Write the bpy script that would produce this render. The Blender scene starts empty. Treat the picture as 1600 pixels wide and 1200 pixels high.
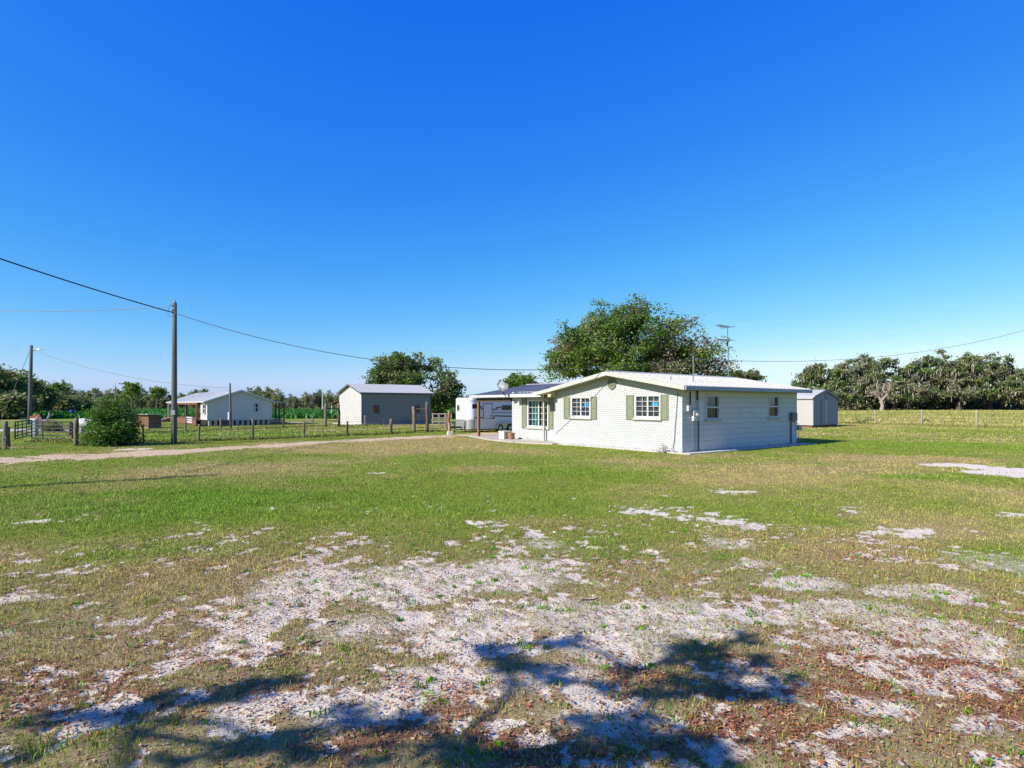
import bpy, math, random
import numpy as np
from mathutils import Vector
R = math.radians
rnd = random.Random(7)
sc = bpy.context.scene
COL = sc.collection
F, CX, HY, EYE = 920.0, 800.0, 632.0, 1.7     # focal length (photo px), centre, horizon row, eye height

def G(px, py):
    """ground point (x, y) seen at a photo pixel"""
    Y = EYE * F / (py - HY)
    return ((px - CX) / F * Y, Y)
def ZAT(py, Y): return EYE + (HY - py) * Y / F

# ------------------------------------------------------------------ tagging
def tag(o, label=None, cat=None, group=None, kind=None):
    for k, v in (('label', label), ('category', cat), ('group', group), ('kind', kind)):
        if v: o[k] = v
    return o
def empty(name, loc, rz=0.0):
    o = bpy.data.objects.new(name, None); COL.objects.link(o)
    o.location = loc; o.rotation_euler = (0, 0, rz); o.empty_display_size = .3
    return o
def copy_tree(o, parent=None):
    c = o.copy(); COL.objects.link(c)
    if parent: c.parent = parent
    for ch in list(o.children): copy_tree(ch, c)
    return c

# ------------------------------------------------------------------ materials
def new_mat(name):
    m = bpy.data.materials.new(name); m.use_nodes = True
    nt = m.node_tree; nt.nodes.clear()
    out = nt.nodes.new('ShaderNodeOutputMaterial')
    return m, nt, out
def N(nt, typ, **kw):
    n = nt.nodes.new(typ)
    for k, v in kw.items():
        if k.startswith('_'): setattr(n, k[1:], v)
        else: n.inputs[k].default_value = v
    return n
def L(nt, a, b): nt.links.new(a, b)
def c4(c): return (c[0], c[1], c[2], 1.0)

def pm(name, col, rough=.6, var=.12, scale=6.0, metallic=0.0, bump=0.0, bscale=40.0, dirt=None, dscale=2.0, spec=.4, stretch=(1, 1, 1)):
    """painted / wooden / metal surface with a little colour variation, optional stains and bump"""
    col = alb(col); m, nt, out = new_mat(name)
    b = N(nt, 'ShaderNodeBsdfPrincipled', Roughness=rough, Metallic=metallic)
    b.inputs['Specular IOR Level'].default_value = spec
    tc = N(nt, 'ShaderNodeTexCoord')
    mp = N(nt, 'ShaderNodeMapping'); mp.inputs['Scale'].default_value = stretch
    L(nt, tc.outputs['Object'], mp.inputs['Vector'])
    n = N(nt, 'ShaderNodeTexNoise', Scale=scale, Detail=5.0, Roughness=.6)
    L(nt, mp.outputs[0], n.inputs['Vector'])
    r = N(nt, 'ShaderNodeMix', _data_type='RGBA')
    r.inputs[6].default_value = c4([x * (1 - var) for x in col]); r.inputs[7].default_value = c4([min(1, x * (1 + var)) for x in col])
    L(nt, n.outputs['Fac'], r.inputs[0])
    res = r.outputs[2]
    if dirt:
        n2 = N(nt, 'ShaderNodeTexNoise', Scale=dscale, Detail=6.0, Roughness=.7)
        L(nt, mp.outputs[0], n2.inputs['Vector'])
        cr = N(nt, 'ShaderNodeMapRange'); cr.inputs[1].default_value = .5; cr.inputs[2].default_value = .8
        L(nt, n2.outputs['Fac'], cr.inputs[0])
        mx = N(nt, 'ShaderNodeMix', _data_type='RGBA'); mx.inputs[7].default_value = c4(dirt)
        L(nt, cr.outputs[0], mx.inputs[0]); L(nt, res, mx.inputs[6]); res = mx.outputs[2]
    L(nt, res, b.inputs['Base Color'])
    if bump:
        n3 = N(nt, 'ShaderNodeTexNoise', Scale=bscale, Detail=4.0)
        L(nt, mp.outputs[0], n3.inputs['Vector'])
        bp = N(nt, 'ShaderNodeBump', Strength=bump, Distance=.02)
        L(nt, n3.outputs['Fac'], bp.inputs['Height']); L(nt, bp.outputs[0], b.inputs['Normal'])
    L(nt, b.outputs[0], out.inputs[0])
    return m

def masonry(name, col, mortar, axis, bw, bh, msize, bumpd, dirt, dirt_h):
    """painted brick or block wall; axis picks which local axis runs along the wall"""
    col, mortar, dirt = alb(col), alb(mortar), alb(dirt); m, nt, out = new_mat(name)
    b = N(nt, 'ShaderNodeBsdfPrincipled', Roughness=.62)
    tc = N(nt, 'ShaderNodeTexCoord'); sx = N(nt, 'ShaderNodeSeparateXYZ'); cx = N(nt, 'ShaderNodeCombineXYZ')
    L(nt, tc.outputs['Object'], sx.inputs[0])
    L(nt, sx.outputs[axis], cx.inputs[0]); L(nt, sx.outputs[2], cx.inputs[1])
    br = N(nt, 'ShaderNodeTexBrick', Scale=1.0)
    br.inputs['Brick Width'].default_value = bw; br.inputs['Row Height'].default_value = bh
    br.inputs['Mortar Size'].default_value = msize; br.inputs['Mortar Smooth'].default_value = .3
    br.inputs['Color1'].default_value = c4(col); br.inputs['Color2'].default_value = c4([x * .93 for x in col])
    br.inputs['Mortar'].default_value = c4(mortar)
    L(nt, cx.outputs[0], br.inputs['Vector'])
    n = N(nt, 'ShaderNodeTexNoise', Scale=1.6, Detail=7.0, Roughness=.65); L(nt, tc.outputs['Object'], n.inputs['Vector'])
    mr = N(nt, 'ShaderNodeMapRange'); mr.inputs[1].default_value = .35; mr.inputs[2].default_value = .75; mr.inputs[3].default_value = .0; mr.inputs[4].default_value = .22
    L(nt, n.outputs['Fac'], mr.inputs[0])
    mx = N(nt, 'ShaderNodeMix', _data_type='RGBA'); mx.inputs[7].default_value = c4(dirt)
    L(nt, mr.outputs[0], mx.inputs[0]); L(nt, br.outputs['Color'], mx.inputs[6])
    # splash stains low on the wall, broken up by noise
    n2 = N(nt, 'ShaderNodeTexNoise', Scale=7.0, Detail=6.0, Roughness=.7); L(nt, tc.outputs['Object'], n2.inputs['Vector'])
    hz = N(nt, 'ShaderNodeMapRange'); hz.inputs[1].default_value = 0.02; hz.inputs[2].default_value = dirt_h; hz.inputs[3].default_value = .62; hz.inputs[4].default_value = 0
    L(nt, sx.outputs[2], hz.inputs[0])
    th = N(nt, 'ShaderNodeMath', _operation='SUBTRACT'); L(nt, hz.outputs[0], th.inputs[0]); L(nt, n2.outputs['Fac'], th.inputs[1])
    th2 = N(nt, 'ShaderNodeMapRange'); th2.inputs[1].default_value = -.08; th2.inputs[2].default_value = .14; th2.inputs[4].default_value = .75
    L(nt, th.outputs[0], th2.inputs[0])
    mx2 = N(nt, 'ShaderNodeMix', _data_type='RGBA'); mx2.inputs[7].default_value = (.22, .21, .19, 1)
    L(nt, th2.outputs[0], mx2.inputs[0]); L(nt, mx.outputs[2], mx2.inputs[6])
    L(nt, mx2.outputs[2], b.inputs['Base Color'])
    bp = N(nt, 'ShaderNodeBump', Strength=.8, Distance=bumpd, _invert=True); L(nt, br.outputs['Fac'], bp.inputs['Height'])
    n3 = N(nt, 'ShaderNodeTexNoise', Scale=60.0, Detail=3.0); L(nt, tc.outputs['Object'], n3.inputs['Vector'])
    bp2 = N(nt, 'ShaderNodeBump', Strength=.25, Distance=.01); L(nt, n3.outputs['Fac'], bp2.inputs['Height']); L(nt, bp.outputs[0], bp2.inputs['Normal'])
    L(nt, bp2.outputs[0], b.inputs['Normal'])
    L(nt, b.outputs[0], out.inputs[0])
    return m

def ribbed(name, col, axis, period, rough=.45, metallic=0.0, depth=.02, dirt=(.3, .28, .25), profile='SAW', dirtamt=.2):
    """sheet siding: ribs or laps repeat along one local axis, as bump"""
    col, dirt = alb(col), alb(dirt); m, nt, out = new_mat(name)
    b = N(nt, 'ShaderNodeBsdfPrincipled', Roughness=rough, Metallic=metallic)
    tc = N(nt, 'ShaderNodeTexCoord'); sx = N(nt, 'ShaderNodeSeparateXYZ'); L(nt, tc.outputs['Object'], sx.inputs[0])
    dv = N(nt, 'ShaderNodeMath', _operation='DIVIDE'); dv.inputs[1].default_value = period; L(nt, sx.outputs[axis], dv.inputs[0])
    fr = N(nt, 'ShaderNodeMath', _operation='FRACT'); L(nt, dv.outputs[0], fr.inputs[0])
    if profile == 'SAW': h = fr.outputs[0]
    else:
        mrr = N(nt, 'ShaderNodeMapRange'); mrr.inputs[1].default_value = .72; mrr.inputs[2].default_value = .8
        L(nt, fr.outputs[0], mrr.inputs[0]); h = mrr.outputs[0]
    bp = N(nt, 'ShaderNodeBump', Strength=1.0, Distance=depth); L(nt, h, bp.inputs['Height']); L(nt, bp.outputs[0], b.inputs['Normal'])
    n = N(nt, 'ShaderNodeTexNoise', Scale=1.2, Detail=7.0, Roughness=.65); L(nt, tc.outputs['Object'], n.inputs['Vector'])
    mr = N(nt, 'ShaderNodeMapRange'); mr.inputs[1].default_value = .4; mr.inputs[2].default_value = .8; mr.inputs[4].default_value = dirtamt
    L(nt, n.outputs['Fac'], mr.inputs[0])
    mx = N(nt, 'ShaderNodeMix', _data_type='RGBA'); mx.inputs[6].default_value = c4(col); mx.inputs[7].default_value = c4(dirt)
    L(nt, mr.outputs[0], mx.inputs[0])
    # the thin joint line of each lap
    jl = N(nt, 'ShaderNodeMapRange'); jl.inputs[1].default_value = .9; jl.inputs[2].default_value = 1.0; jl.inputs[4].default_value = .3
    L(nt, fr.outputs[0], jl.inputs[0])
    mx2 = N(nt, 'ShaderNodeMix', _data_type='RGBA'); mx2.inputs[7].default_value = c4([x * .35 for x in col])
    L(nt, jl.outputs[0], mx2.inputs[0]); L(nt, mx.outputs[2], mx2.inputs[6])
    L(nt, mx2.outputs[2], b.inputs['Base Color']); L(nt, b.outputs[0], out.inputs[0])
    return m

def leaf_mat(name, trans=.3, rough=.55):
    m, nt, out = new_mat(name)
    at = N(nt, 'ShaderNodeVertexColor', _layer_name='col')
    b = N(nt, 'ShaderNodeBsdfPrincipled', Roughness=rough); b.inputs['Specular IOR Level'].default_value = .35
    t = N(nt, 'ShaderNodeBsdfTranslucent'); mx = N(nt, 'ShaderNodeMixShader', Fac=trans)
    L(nt, at.outputs[0], b.inputs['Base Color'])
    hs = N(nt, 'ShaderNodeHueSaturation', Value=1.25, Saturation=1.1); L(nt, at.outputs[0], hs.inputs['Color']); L(nt, hs.outputs[0], t.inputs[0])
    L(nt, b.outputs[0], mx.inputs[1]); L(nt, t.outputs[0], mx.inputs[2]); L(nt, mx.outputs[0], out.inputs[0])
    return m

def glass_mat(name, tint=(.012, .016, .02)):
    m, nt, out = new_mat(name)
    b = N(nt, 'ShaderNodeBsdfPrincipled', Roughness=.03); b.inputs['Specular IOR Level'].default_value = .6
    tc = N(nt, 'ShaderNodeTexCoord'); n = N(nt, 'ShaderNodeTexNoise', Scale=2.5, Detail=3.0); L(nt, tc.outputs['Object'], n.inputs['Vector'])
    mx = N(nt, 'ShaderNodeMix', _data_type='RGBA'); mx.inputs[6].default_value = c4(tint); mx.inputs[7].default_value = c4([x * 3 for x in tint])
    L(nt, n.outputs['Fac'], mx.inputs[0]); L(nt, mx.outputs[2], b.inputs['Base Color'])
    bp = N(nt, 'ShaderNodeBump', Strength=.08, Distance=.02); L(nt, n.outputs['Fac'], bp.inputs['Height']); L(nt, bp.outputs[0], b.inputs['Normal'])
    L(nt, b.outputs[0], out.inputs[0]); return m
def clear_glass(name):
    m, nt, out = new_mat(name)
    t = N(nt, 'ShaderNodeBsdfTransparent', Color=(.8, .92, .92, 1)); g = N(nt, 'ShaderNodeBsdfGlossy', Roughness=.02)
    mx = N(nt, 'ShaderNodeMixShader', Fac=.06)
    L(nt, t.outputs[0], mx.inputs[1]); L(nt, g.outputs[0], mx.inputs[2]); L(nt, mx.outputs[0], out.inputs[0])
    return m

M = {}
ALB = .82
def alb(c): return tuple(x * ALB for x in c)
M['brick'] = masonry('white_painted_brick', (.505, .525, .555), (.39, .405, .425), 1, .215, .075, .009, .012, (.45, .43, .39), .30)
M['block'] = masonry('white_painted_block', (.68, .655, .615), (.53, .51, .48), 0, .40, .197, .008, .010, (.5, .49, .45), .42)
M['trim'] = pm('cream_trim_paint', (.46, .465, .43), .5, .06)
M['white'] = pm('white_paint', (.57, .575, .59), .45, .04)
M['soffit'] = pm('olive_cream_soffit', (.50, .47, .30), .7, .08)
M['bluefascia'] = pm('grey_blue_gutter', (.30, .34, .40), .45, .1, dirt=(.12, .13, .15))
M['shutter'] = pm('sage_green_paint', (.20, .22, .15), .6, .08)
M['shutter_dark'] = pm('vent_grey_green', (.13, .17, .14), .6, .1)
M['galv'] = pm('white_metal_roofing', (.50, .49, .485), .38, .07, metallic=.15, dirt=(.36, .345, .35), dscale=2.2)
M['galv_pale'] = pm('pale_metal_roofing', (.74, .74, .73), .5, .07, dirt=(.5, .49, .48))
M['galv_grey'] = pm('grey_metal_roofing', (.34, .33, .37), .4, .08, metallic=.2, dirt=(.3, .3, .31), dscale=1.0)
M['glass'] = glass_mat('dark_window_glass')
M['clear'] = clear_glass('clear_window_glass')
M['curtain'] = pm('teal_curtain_cloth', (.08, .30, .31), .9, .3, stretch=(30, 30, 1), scale=2)
M['dark'] = pm('painted_shade_black', (.012, .012, .012), .9, .2)  # near-black colour that carries the shade of unlit spaces
M['sticker'] = pm('blue_film_label', (.03, .30, .62), .4, .1)
M['concrete'] = pm('pale_concrete', (.46, .42, .37), .85, .2, 3.0, bump=.4, dirt=(.26, .22, .18), dscale=1.3)
M['slab'] = pm('grey_concrete', (.52, .50, .48), .85, .15, 5.0, bump=.3, dirt=(.3, .28, .26))
M['brownpost'] = pm('rust_brown_timber', (.26, .12, .05), .7, .25, stretch=(8, 8, 1), scale=5)
M['darkbeam'] = pm('dark_stained_timber', (.05, .035, .025), .7, .25)
M['boxgrey'] = pm('grey_enclosure', (.30, .33, .36), .4, .08, metallic=.2)
M['boxlight'] = pm('light_grey_enclosure', (.62, .63, .63), .4, .06)
M['boxdark'] = pm('dark_grey_enclosure', (.10, .12, .14), .45, .1)
M['metal'] = pm('galvanised_steel', (.30, .31, .33), .4, .1, metallic=.7)
M['darkmetal'] = pm('dark_steel', (.022, .022, .024), .65, .2)
M['cable'] = pm('black_cable', (.02, .02, .022), .6, .1)
M['cablegrey'] = pm('weathered_wire', (.16, .19, .24), .6, .1)
M['pole'] = pm('weathered_pole_timber', (.115, .12, .115), .85, .35, 3.0, bump=.6, bscale=25, stretch=(6, 6, .6))
M['postwood'] = pm('grey_fence_timber', (.18, .145, .115), .9, .35, 4.0, bump=.6, bscale=30, stretch=(5, 5, 1))
M['postdark'] = pm('dark_fence_timber', (.11, .085, .06), .9, .35, 4.0, bump=.6, bscale=30, stretch=(5, 5, 1))
M['postpale'] = pm('pale_fence_post', (.30, .28, .24), .85, .2, 4.0, stretch=(4, 4, 1))
M['wire'] = pm('fence_wire', (.16, .15, .14), .5, .2, metallic=.5)
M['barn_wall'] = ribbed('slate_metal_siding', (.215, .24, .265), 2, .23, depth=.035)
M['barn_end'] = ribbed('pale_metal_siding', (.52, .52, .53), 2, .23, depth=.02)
M['vinyl'] = ribbed('white_vinyl_siding', (.66, .64, .68), 2, .13, depth=.02, rough=.5)
M['shed_white'] = ribbed('white_shed_panel', (.46, .445, .46), 2, .20, depth=.02, rough=.5)
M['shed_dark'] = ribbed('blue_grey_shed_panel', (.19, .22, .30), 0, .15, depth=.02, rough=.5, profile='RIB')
M['plank'] = ribbed('brown_plank_wall', (.22, .10, .05), 1, .14, depth=.015, rough=.8, dirt=(.12, .06, .03), dirtamt=.6)
M['plank_x'] = ribbed('brown_plank_side', (.22, .10, .05), 0, .14, depth=.015, rough=.8, dirt=(.12, .06, .03), dirtamt=.6)
M['redwood'] = pm('red_brown_decking', (.20, .08, .05), .8, .25, 3, stretch=(1, 1, 8))
M['trailer'] = pm('white_trailer_skin', (.84, .825, .85), .3, .04, spec=.5)
M['silver'] = pm('brushed_aluminium', (.55, .56, .58), .38, .1, metallic=.75)
M['navy'] = pm('navy_vinyl_stripe', (.025, .03, .075), .4, .1)
M['rubber'] = pm('tyre_rubber', (.025, .025, .026), .8, .2)
M['clay'] = pm('terracotta', (.36, .17, .09), .8, .2)
M['blockwhite'] = pm('whitewashed_block', (.66, .65, .62), .8, .1, dirt=(.35, .32, .28))
M['bluebarrel'] = pm('blue_plastic', (.03, .07, .34), .4, .1)
M['rust'] = pm('rusty_red_paint', (.28, .07, .04), .7, .3)
M['bark'] = pm('oak_bark', (.10, .085, .07), .95, .4, 3.0, bump=.8, bscale=12)
M['palebark'] = pm('bleached_bark', (.32, .275, .225), .9, .25, 3.0)
M['leaf'] = leaf_mat('leaf_blades', .38)
M['bladegrass'] = leaf_mat('grass_blades', .25, .6)
M['litterleaf'] = leaf_mat('dead_leaves', .1, .7)
M['moss'] = leaf_mat('hanging_moss', .2, .9)
M['dish'] = pm('grey_dish_paint', (.16, .165, .18), .45, .08)
M['grill'] = pm('green_grill_enamel', (.02, .10, .09), .35, .1)

# ------------------------------------------------------------------ small mesh builder
class MB:
    def __init__(s): s.v = []; s.f = []
    def quad(s, *p):
        b = len(s.v); s.v += [tuple(q) for q in p]; s.f.append(tuple(range(b, b + len(p)))); return s
    def box(s, x0, x1, y0, y1, z0, z1):
        x0, x1 = min(x0, x1), max(x0, x1); y0, y1 = min(y0, y1), max(y0, y1); z0, z1 = min(z0, z1), max(z0, z1)
        b = len(s.v)
        s.v += [(x0, y0, z0), (x1, y0, z0), (x1, y1, z0), (x0, y1, z0), (x0, y0, z1), (x1, y0, z1), (x1, y1, z1), (x0, y1, z1)]
        s.f += [tuple(b + i for i in q) for q in ((0, 3, 2, 1), (4, 5, 6, 7), (0, 1, 5, 4), (1, 2, 6, 5), (2, 3, 7, 6), (3, 0, 4, 7))]
        return s
    def prism(s, poly, d):
        """poly: 3-D outline; d: extrusion vector"""
        b = len(s.v); n = len(poly)
        s.v += [tuple(p) for p in poly] + [tuple(p[i] + d[i] for i in range(3)) for p in poly]
        s.f += [tuple(b + i for i in range(n)), tuple(b + n + i for i in reversed(range(n)))]
        s.f += [(b + i, b + n + i, b + n + (i + 1) % n, b + (i + 1) % n) for i in range(n)]
        return s
    def tube(s, pts, rad, n=8, cap=True):
        pts = [Vector(p) for p in pts]
        if not hasattr(rad, '__len__'): rad = [rad] * len(pts)
        base = len(s.v); up = None
        for i, p in enumerate(pts):
            t = (pts[min(i + 1, len(pts) - 1)] - pts[max(i - 1, 0)]).normalized()
            if up is None:
                up = Vector((0, 0, 1)) if abs(t.z) < .9 else Vector((1, 0, 0))
            a = t.cross(up).normalized(); bb = a.cross(t).normalized(); up = bb
            for k in range(n):
                an = 2 * math.pi * k / n
                q = p + (a * math.cos(an) + bb * math.sin(an)) * rad[i]; s.v.append(tuple(q))
        for i in range(len(pts) - 1):
            for k in range(n):
                a0 = base + i * n + k; a1 = base + i * n + (k + 1) % n
                s.f.append((a0, a1, a1 + n, a0 + n))
        if cap:
            s.f.append(tuple(base + k for k in reversed(range(n))))
            s.f.append(tuple(base + (len(pts) - 1) * n + k for k in range(n)))
        return s
    def build(s, name, mat, parent=None, smooth=False, bevel=0.0):
        me = bpy.data.meshes.new(name); me.from_pydata(s.v, [], s.f); me.update()
        import bmesh
        bm = bmesh.new(); bm.from_mesh(me); bmesh.ops.recalc_face_normals(bm, faces=bm.faces); bm.to_mesh(me); bm.free()
        if smooth:
            me.polygons.foreach_set('use_smooth', [True] * len(me.polygons))
        me.materials.append(mat)
        o = bpy.data.objects.new(name, me); COL.objects.link(o)
        if parent: o.parent = parent
        if bevel:
            md = o.modifiers.new('edge', 'BEVEL'); md.width = bevel; md.segments = 2; md.limit_method = 'ANGLE'
        return o

def np_mesh(name, V, faces_n, loops, mat, colors=None, parent=None, attrs=None):
    """V (n,3); faces_n vertex count per face (array or int); loops flat vertex indices"""
    me = bpy.data.meshes.new(name)
    V = np.ascontiguousarray(V, dtype=np.float32); loops = np.ascontiguousarray(loops, dtype=np.int32)
    if np.isscalar(faces_n):
        nf = len(loops) // faces_n; tot = np.full(nf, faces_n, np.int32)
    else: tot = np.asarray(faces_n, np.int32); nf = len(tot)
    start = np.concatenate([[0], np.cumsum(tot)[:-1]]).astype(np.int32)
    me.vertices.add(len(V)); me.vertices.foreach_set('co', V.ravel())
    me.loops.add(len(loops)); me.loops.foreach_set('vertex_index', loops)
    me.polygons.add(nf); me.polygons.foreach_set('loop_start', start); me.polygons.foreach_set('loop_total', tot)
    me.update(calc_edges=True)
    if colors is not None:
        a = me.color_attributes.new('col', 'FLOAT_COLOR', 'POINT')
        c = np.ones((len(V), 4), np.float32); c[:, :3] = colors
        a.data.foreach_set('color', c.ravel())
    for k, arr in (attrs or {}).items():
        a = me.attributes.new(k, 'FLOAT', 'POINT'); a.data.foreach_set('value', np.ascontiguousarray(arr, np.float32))
    me.materials.append(mat)
    o = bpy.data.objects.new(name, me); COL.objects.link(o)
    if parent: o.parent = parent
    return o

# ------------------------------------------------------------------ noise on the ground plane
def _h(ix, iy, seed):
    n = (ix.astype(np.int64) * 374761393 + iy.astype(np.int64) * 668265263 + seed * 974634777) & 0xffffffff
    n = ((n ^ (n >> 13)) * 1274126177) & 0xffffffff
    n = n ^ (n >> 16)
    return (n & 0xffff) / 65535.0
def vnoise(x, y, seed=0):
    ix = np.floor(x); iy = np.floor(y); fx = x - ix; fy = y - iy
    fx = fx * fx * (3 - 2 * fx); fy = fy * fy * (3 - 2 * fy)
    a = _h(ix, iy, seed); b = _h(ix + 1, iy, seed); c = _h(ix, iy + 1, seed); d = _h(ix + 1, iy + 1, seed)
    return (a * (1 - fx) + b * fx) * (1 - fy) + (c * (1 - fx) + d * fx) * fy
def fbm(x, y, scale, octv=4, seed=0, gain=.55):
    x = np.asarray(x, float); y = np.asarray(y, float)
    s = np.zeros_like(x); amp = 1.0; tot = 0; f = 1.0 / scale
    for o in range(octv):
        s += amp * vnoise(x * f + 17.3 * o, y * f - 9.1 * o, seed + o); tot += amp; amp *= gain; f *= 2.03
    return s / tot
def sstep(a, b, x):
    t = np.clip((x - a) / (b - a), 0, 1); return t * t * (3 - 2 * t)
# ------------------------------------------------------------------ ground cover
HC = np.array([5.87, 20.3]); VA = np.array([.7845, .6201]); UA = np.array([-.6201, .7845]); HROT = math.atan2(.6201, .7845)
def to_ts(x, y):
    dx = x - HC[0]; dy = y - HC[1]
    return dx * VA[0] + dy * VA[1], dx * UA[0] + dy * UA[1]
def HW(t, s): return (HC[0] + t * VA[0] + s * UA[0], HC[1] + t * VA[1] + s * UA[1])

def blobs(x, y, lst):
    s = np.zeros_like(np.asarray(x, float))
    for (px, py, rx, ry, w) in lst:
        cx, cy = G(px, py); ax = rx * cy / F
        y0 = G(px, py + ry)[1]; y1 = G(px, max(py - ry, HY + 6))[1]
        ay = (y1 - y0) / 2; cy = (y0 + y1) / 2
        cx = (px - CX) / F * cy
        s = np.maximum(s, w * np.exp(-1.1 * ((((x - cx) / ax) ** 2 + ((y - cy) / ay) ** 2)) ** 1.3))
    return s
SAND = [(640, 915, 170, 42, .80), (470, 925, 110, 55, .72), (800, 900, 130, 38, .70), (740, 985, 150, 55, .72), (560, 985, 150, 45, .55), (900, 965, 140, 42, .70), (400, 985, 60, 40, .74),
        (960, 1010, 130, 46, .74), (700, 1070, 170, 50, .68), (1050, 960, 140, 40, .62), (1180, 1060, 120, 44, .55), (1440, 990, 150, 40, .66), (560, 1110, 160, 45, .66), (370, 1120, 90, 40, .60), (870, 1060, 120, 40, .66), (960, 1130, 170, 50, .60),
        (1015, 797, 70, 12, .86), (1110, 812, 80, 16, .66), (1140, 850, 70, 16, .62), (1180, 880, 60, 12, .6), (1255, 912, 90, 17, .78), (1330, 955, 150, 26, .74), (1440, 925, 130, 20, .70), (1560, 880, 110, 22, .78),
        (1200, 965, 120, 22, .72), (1090, 985, 120, 24, .66), (1320, 1000, 110, 22, .60), (1520, 1010, 100, 40, .62), (1530, 1060, 70, 22, .66), (1370, 1105, 70, 20, .9), (1440, 1075, 60, 16, .84), (1350, 1140, 45, 16, .84), (1260, 1165, 70, 22, .58), (1540, 1135, 80, 30, .52), (1130, 1170, 80, 28, .62),
        (40, 934, 52, 9, .95), (60, 815, 48, 5, .82), (5, 992, 20, 10, .7), (285, 935, 16, 6, .75), (185, 970, 22, 9, .7), (270, 1042, 34, 18, .8), (200, 1045, 34, 10, .5), (70, 1140, 36, 12, .55), (330, 1010, 60, 20, .62),
        (590, 738, 40, 2.5, .8), (150, 880, 40, 5, .42), (60, 875, 40, 5, .45), (760, 818, 50, 7, .62), (850, 850, 60, 12, .6), (1040, 774, 10, 4, .8), (1140, 766, 36, 5, .56), (1420, 830, 60, 8, .5), (1590, 805, 40, 6, .62),
        (1490, 727, 48, 4.0, 1.35), (1540, 732, 40, 4.5, 1.2), (1575, 741, 66, 6.5, 1.5), (1640, 739, 80, 7, 1.5), (1260, 694, 26, 2, .6), (215, 702, 40, 2.5, .75)]
DRYB = [(250, 960, 330, 90, .42), (80, 1030, 160, 70, .45), (760, 735, 60, 6, .9), (1420, 716, 110, 7, .8), (820, 815, 130, 12, .6), (640, 812, 90, 12, .55), (1000, 905, 130, 40, .55), (1250, 860, 220, 40, .6), (560, 700, 160, 6, .8),
        (660, 688, 90, 5, 1.0), (200, 780, 50, 6, .7), (1500, 830, 130, 30, .55), (1330, 1020, 240, 60, .8), (1180, 740, 200, 18, .4), (1560, 780, 90, 30, .45), (880, 1090, 200, 50, .6)]
LUSH = [(300, 790, 420, 34, .9), (330, 760, 420, 18, .6), (860, 738, 260, 10, .8), (620, 795, 260, 24, .6), (950, 860, 90, 26, .7), (1440, 697, 200, 6, .9), (360, 862, 260, 20, .6), (100, 1160, 110, 34, .9), (300, 1170, 80, 30, .5), (1430, 745, 60, 4, .9), (300, 680, 330, 8, .8), (130, 693, 200, 6, .7)]
LITT = [(1330, 1090, 300, 80, .72), (1180, 1150, 260, 60, .72), (1540, 1100, 120, 90, .8), (720, 1085, 130, 40, .7), (1000, 1060, 150, 50, .62), (600, 1160, 150, 40, .65), (820, 1170, 160, 40, .75), (100, 1060, 200, 60, .42), (400, 1060, 160, 40, .42), (1400, 1010, 220, 40, .5)]
road_pts = np.array([(-31.0, .6), (-22.5, 9.6), (-15.5, 17.55), (-11.7, 21.9), (-8.6, 26.3), (-5.9, 29.3), (-3.2, 32.0), (-.5, 34.4)])
road_hw = np.array([1.7, 1.7, 1.55, 1.3, 1.0, 1.0, 1.3, 1.6])
def road_dist(x, y):
    x = np.asarray(x, float); y = np.asarray(y, float)
    best = np.full(x.shape, 1e9)
    for i in range(len(road_pts) - 1):
        a = road_pts[i]; b = road_pts[i + 1]; d = b - a; l2 = d @ d
        k = np.clip(((x - a[0]) * d[0] + (y - a[1]) * d[1]) / l2, 0, 1)
        w = road_hw[i] + (road_hw[i + 1] - road_hw[i]) * k
        best = np.minimum(best, np.hypot(x - a[0] - d[0] * k, y - a[1] - d[1] * k) / w)
    return best
def cover(x, y):
    """sand, dry, lush, litter amounts (0..1) at ground points"""
    x = np.asarray(x, float); y = np.asarray(y, float)
    f1 = fbm(x, y, 1.1, 5, 3); f2 = fbm(x, y, .28, 4, 11); f3 = fbm(x, y, 6.0, 4, 23); f5 = fbm(x, y, 2.2, 4, 43); f4 = fbm(x, y, .09, 3, 31)
    r = np.hypot(x, y)
    s = blobs(x, y, SAND)
    near = sstep(14, 6, r)
    nz = (f1 - .5) * (.75 + .35 * near) + (f2 - .5) * (.55 + 1.15 * near) + (f4 - .5) * (.2 + 1.5 * near)
    thin = sstep(.16, .62, s) * near
    s = .10 + .62 * np.clip(s, 0, 1.6) + nz + .04 * near
    rd = road_dist(x, y)
    roadw = np.clip(1.15 - rd * .75, 0, 1)
    grassy = sstep(.30, .12, np.abs(rd - .02)) * .22
    s = np.maximum(s, roadw * .95 + (f1 - .5) * 1.0 + (f2 - .5) * .7 - grassy)
    sand = np.where(r < 10, sstep(.34, .66, s), sstep(.40, .60, s))
    dry = np.clip(blobs(x, y, DRYB) + (f3 - .5) * 1.7 + (f5 - .5) * 1.3 + (f1 - .5) * .8 + .36, 0, 1)
    lush = np.clip(blobs(x, y, LUSH) + (f3 - .5) * .9 + (f2 - .5) * .3, 0, 1)
    t, ss = to_ts(x, y)
    edge = sstep(1.7, .5, rd) * .5
    dry = np.clip(np.maximum(dry, edge) - lush * .45, 0, 1)
    fieldR = sstep(0, 2.5, (x - 31.1) * .885 + (y - 50.4) * .466) * (x > 8)     # pasture beyond the right fence
    fieldL = sstep(0, 4, (y - 66) + .0 * x) * (x < 8)
    dry = np.clip(np.maximum(dry, fieldR * (.72 + .8 * (f3 - .5)) + 0), 0, 1)
    litter = np.clip(blobs(x, y, LITT) + (f2 - .5) * 1.6 + (f1 - .5) * 1.0 + .02, 0, 1)
    litter = litter * (1 - .55 * sand)
    return sand, dry, lush, litter, fieldR, thin
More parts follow.
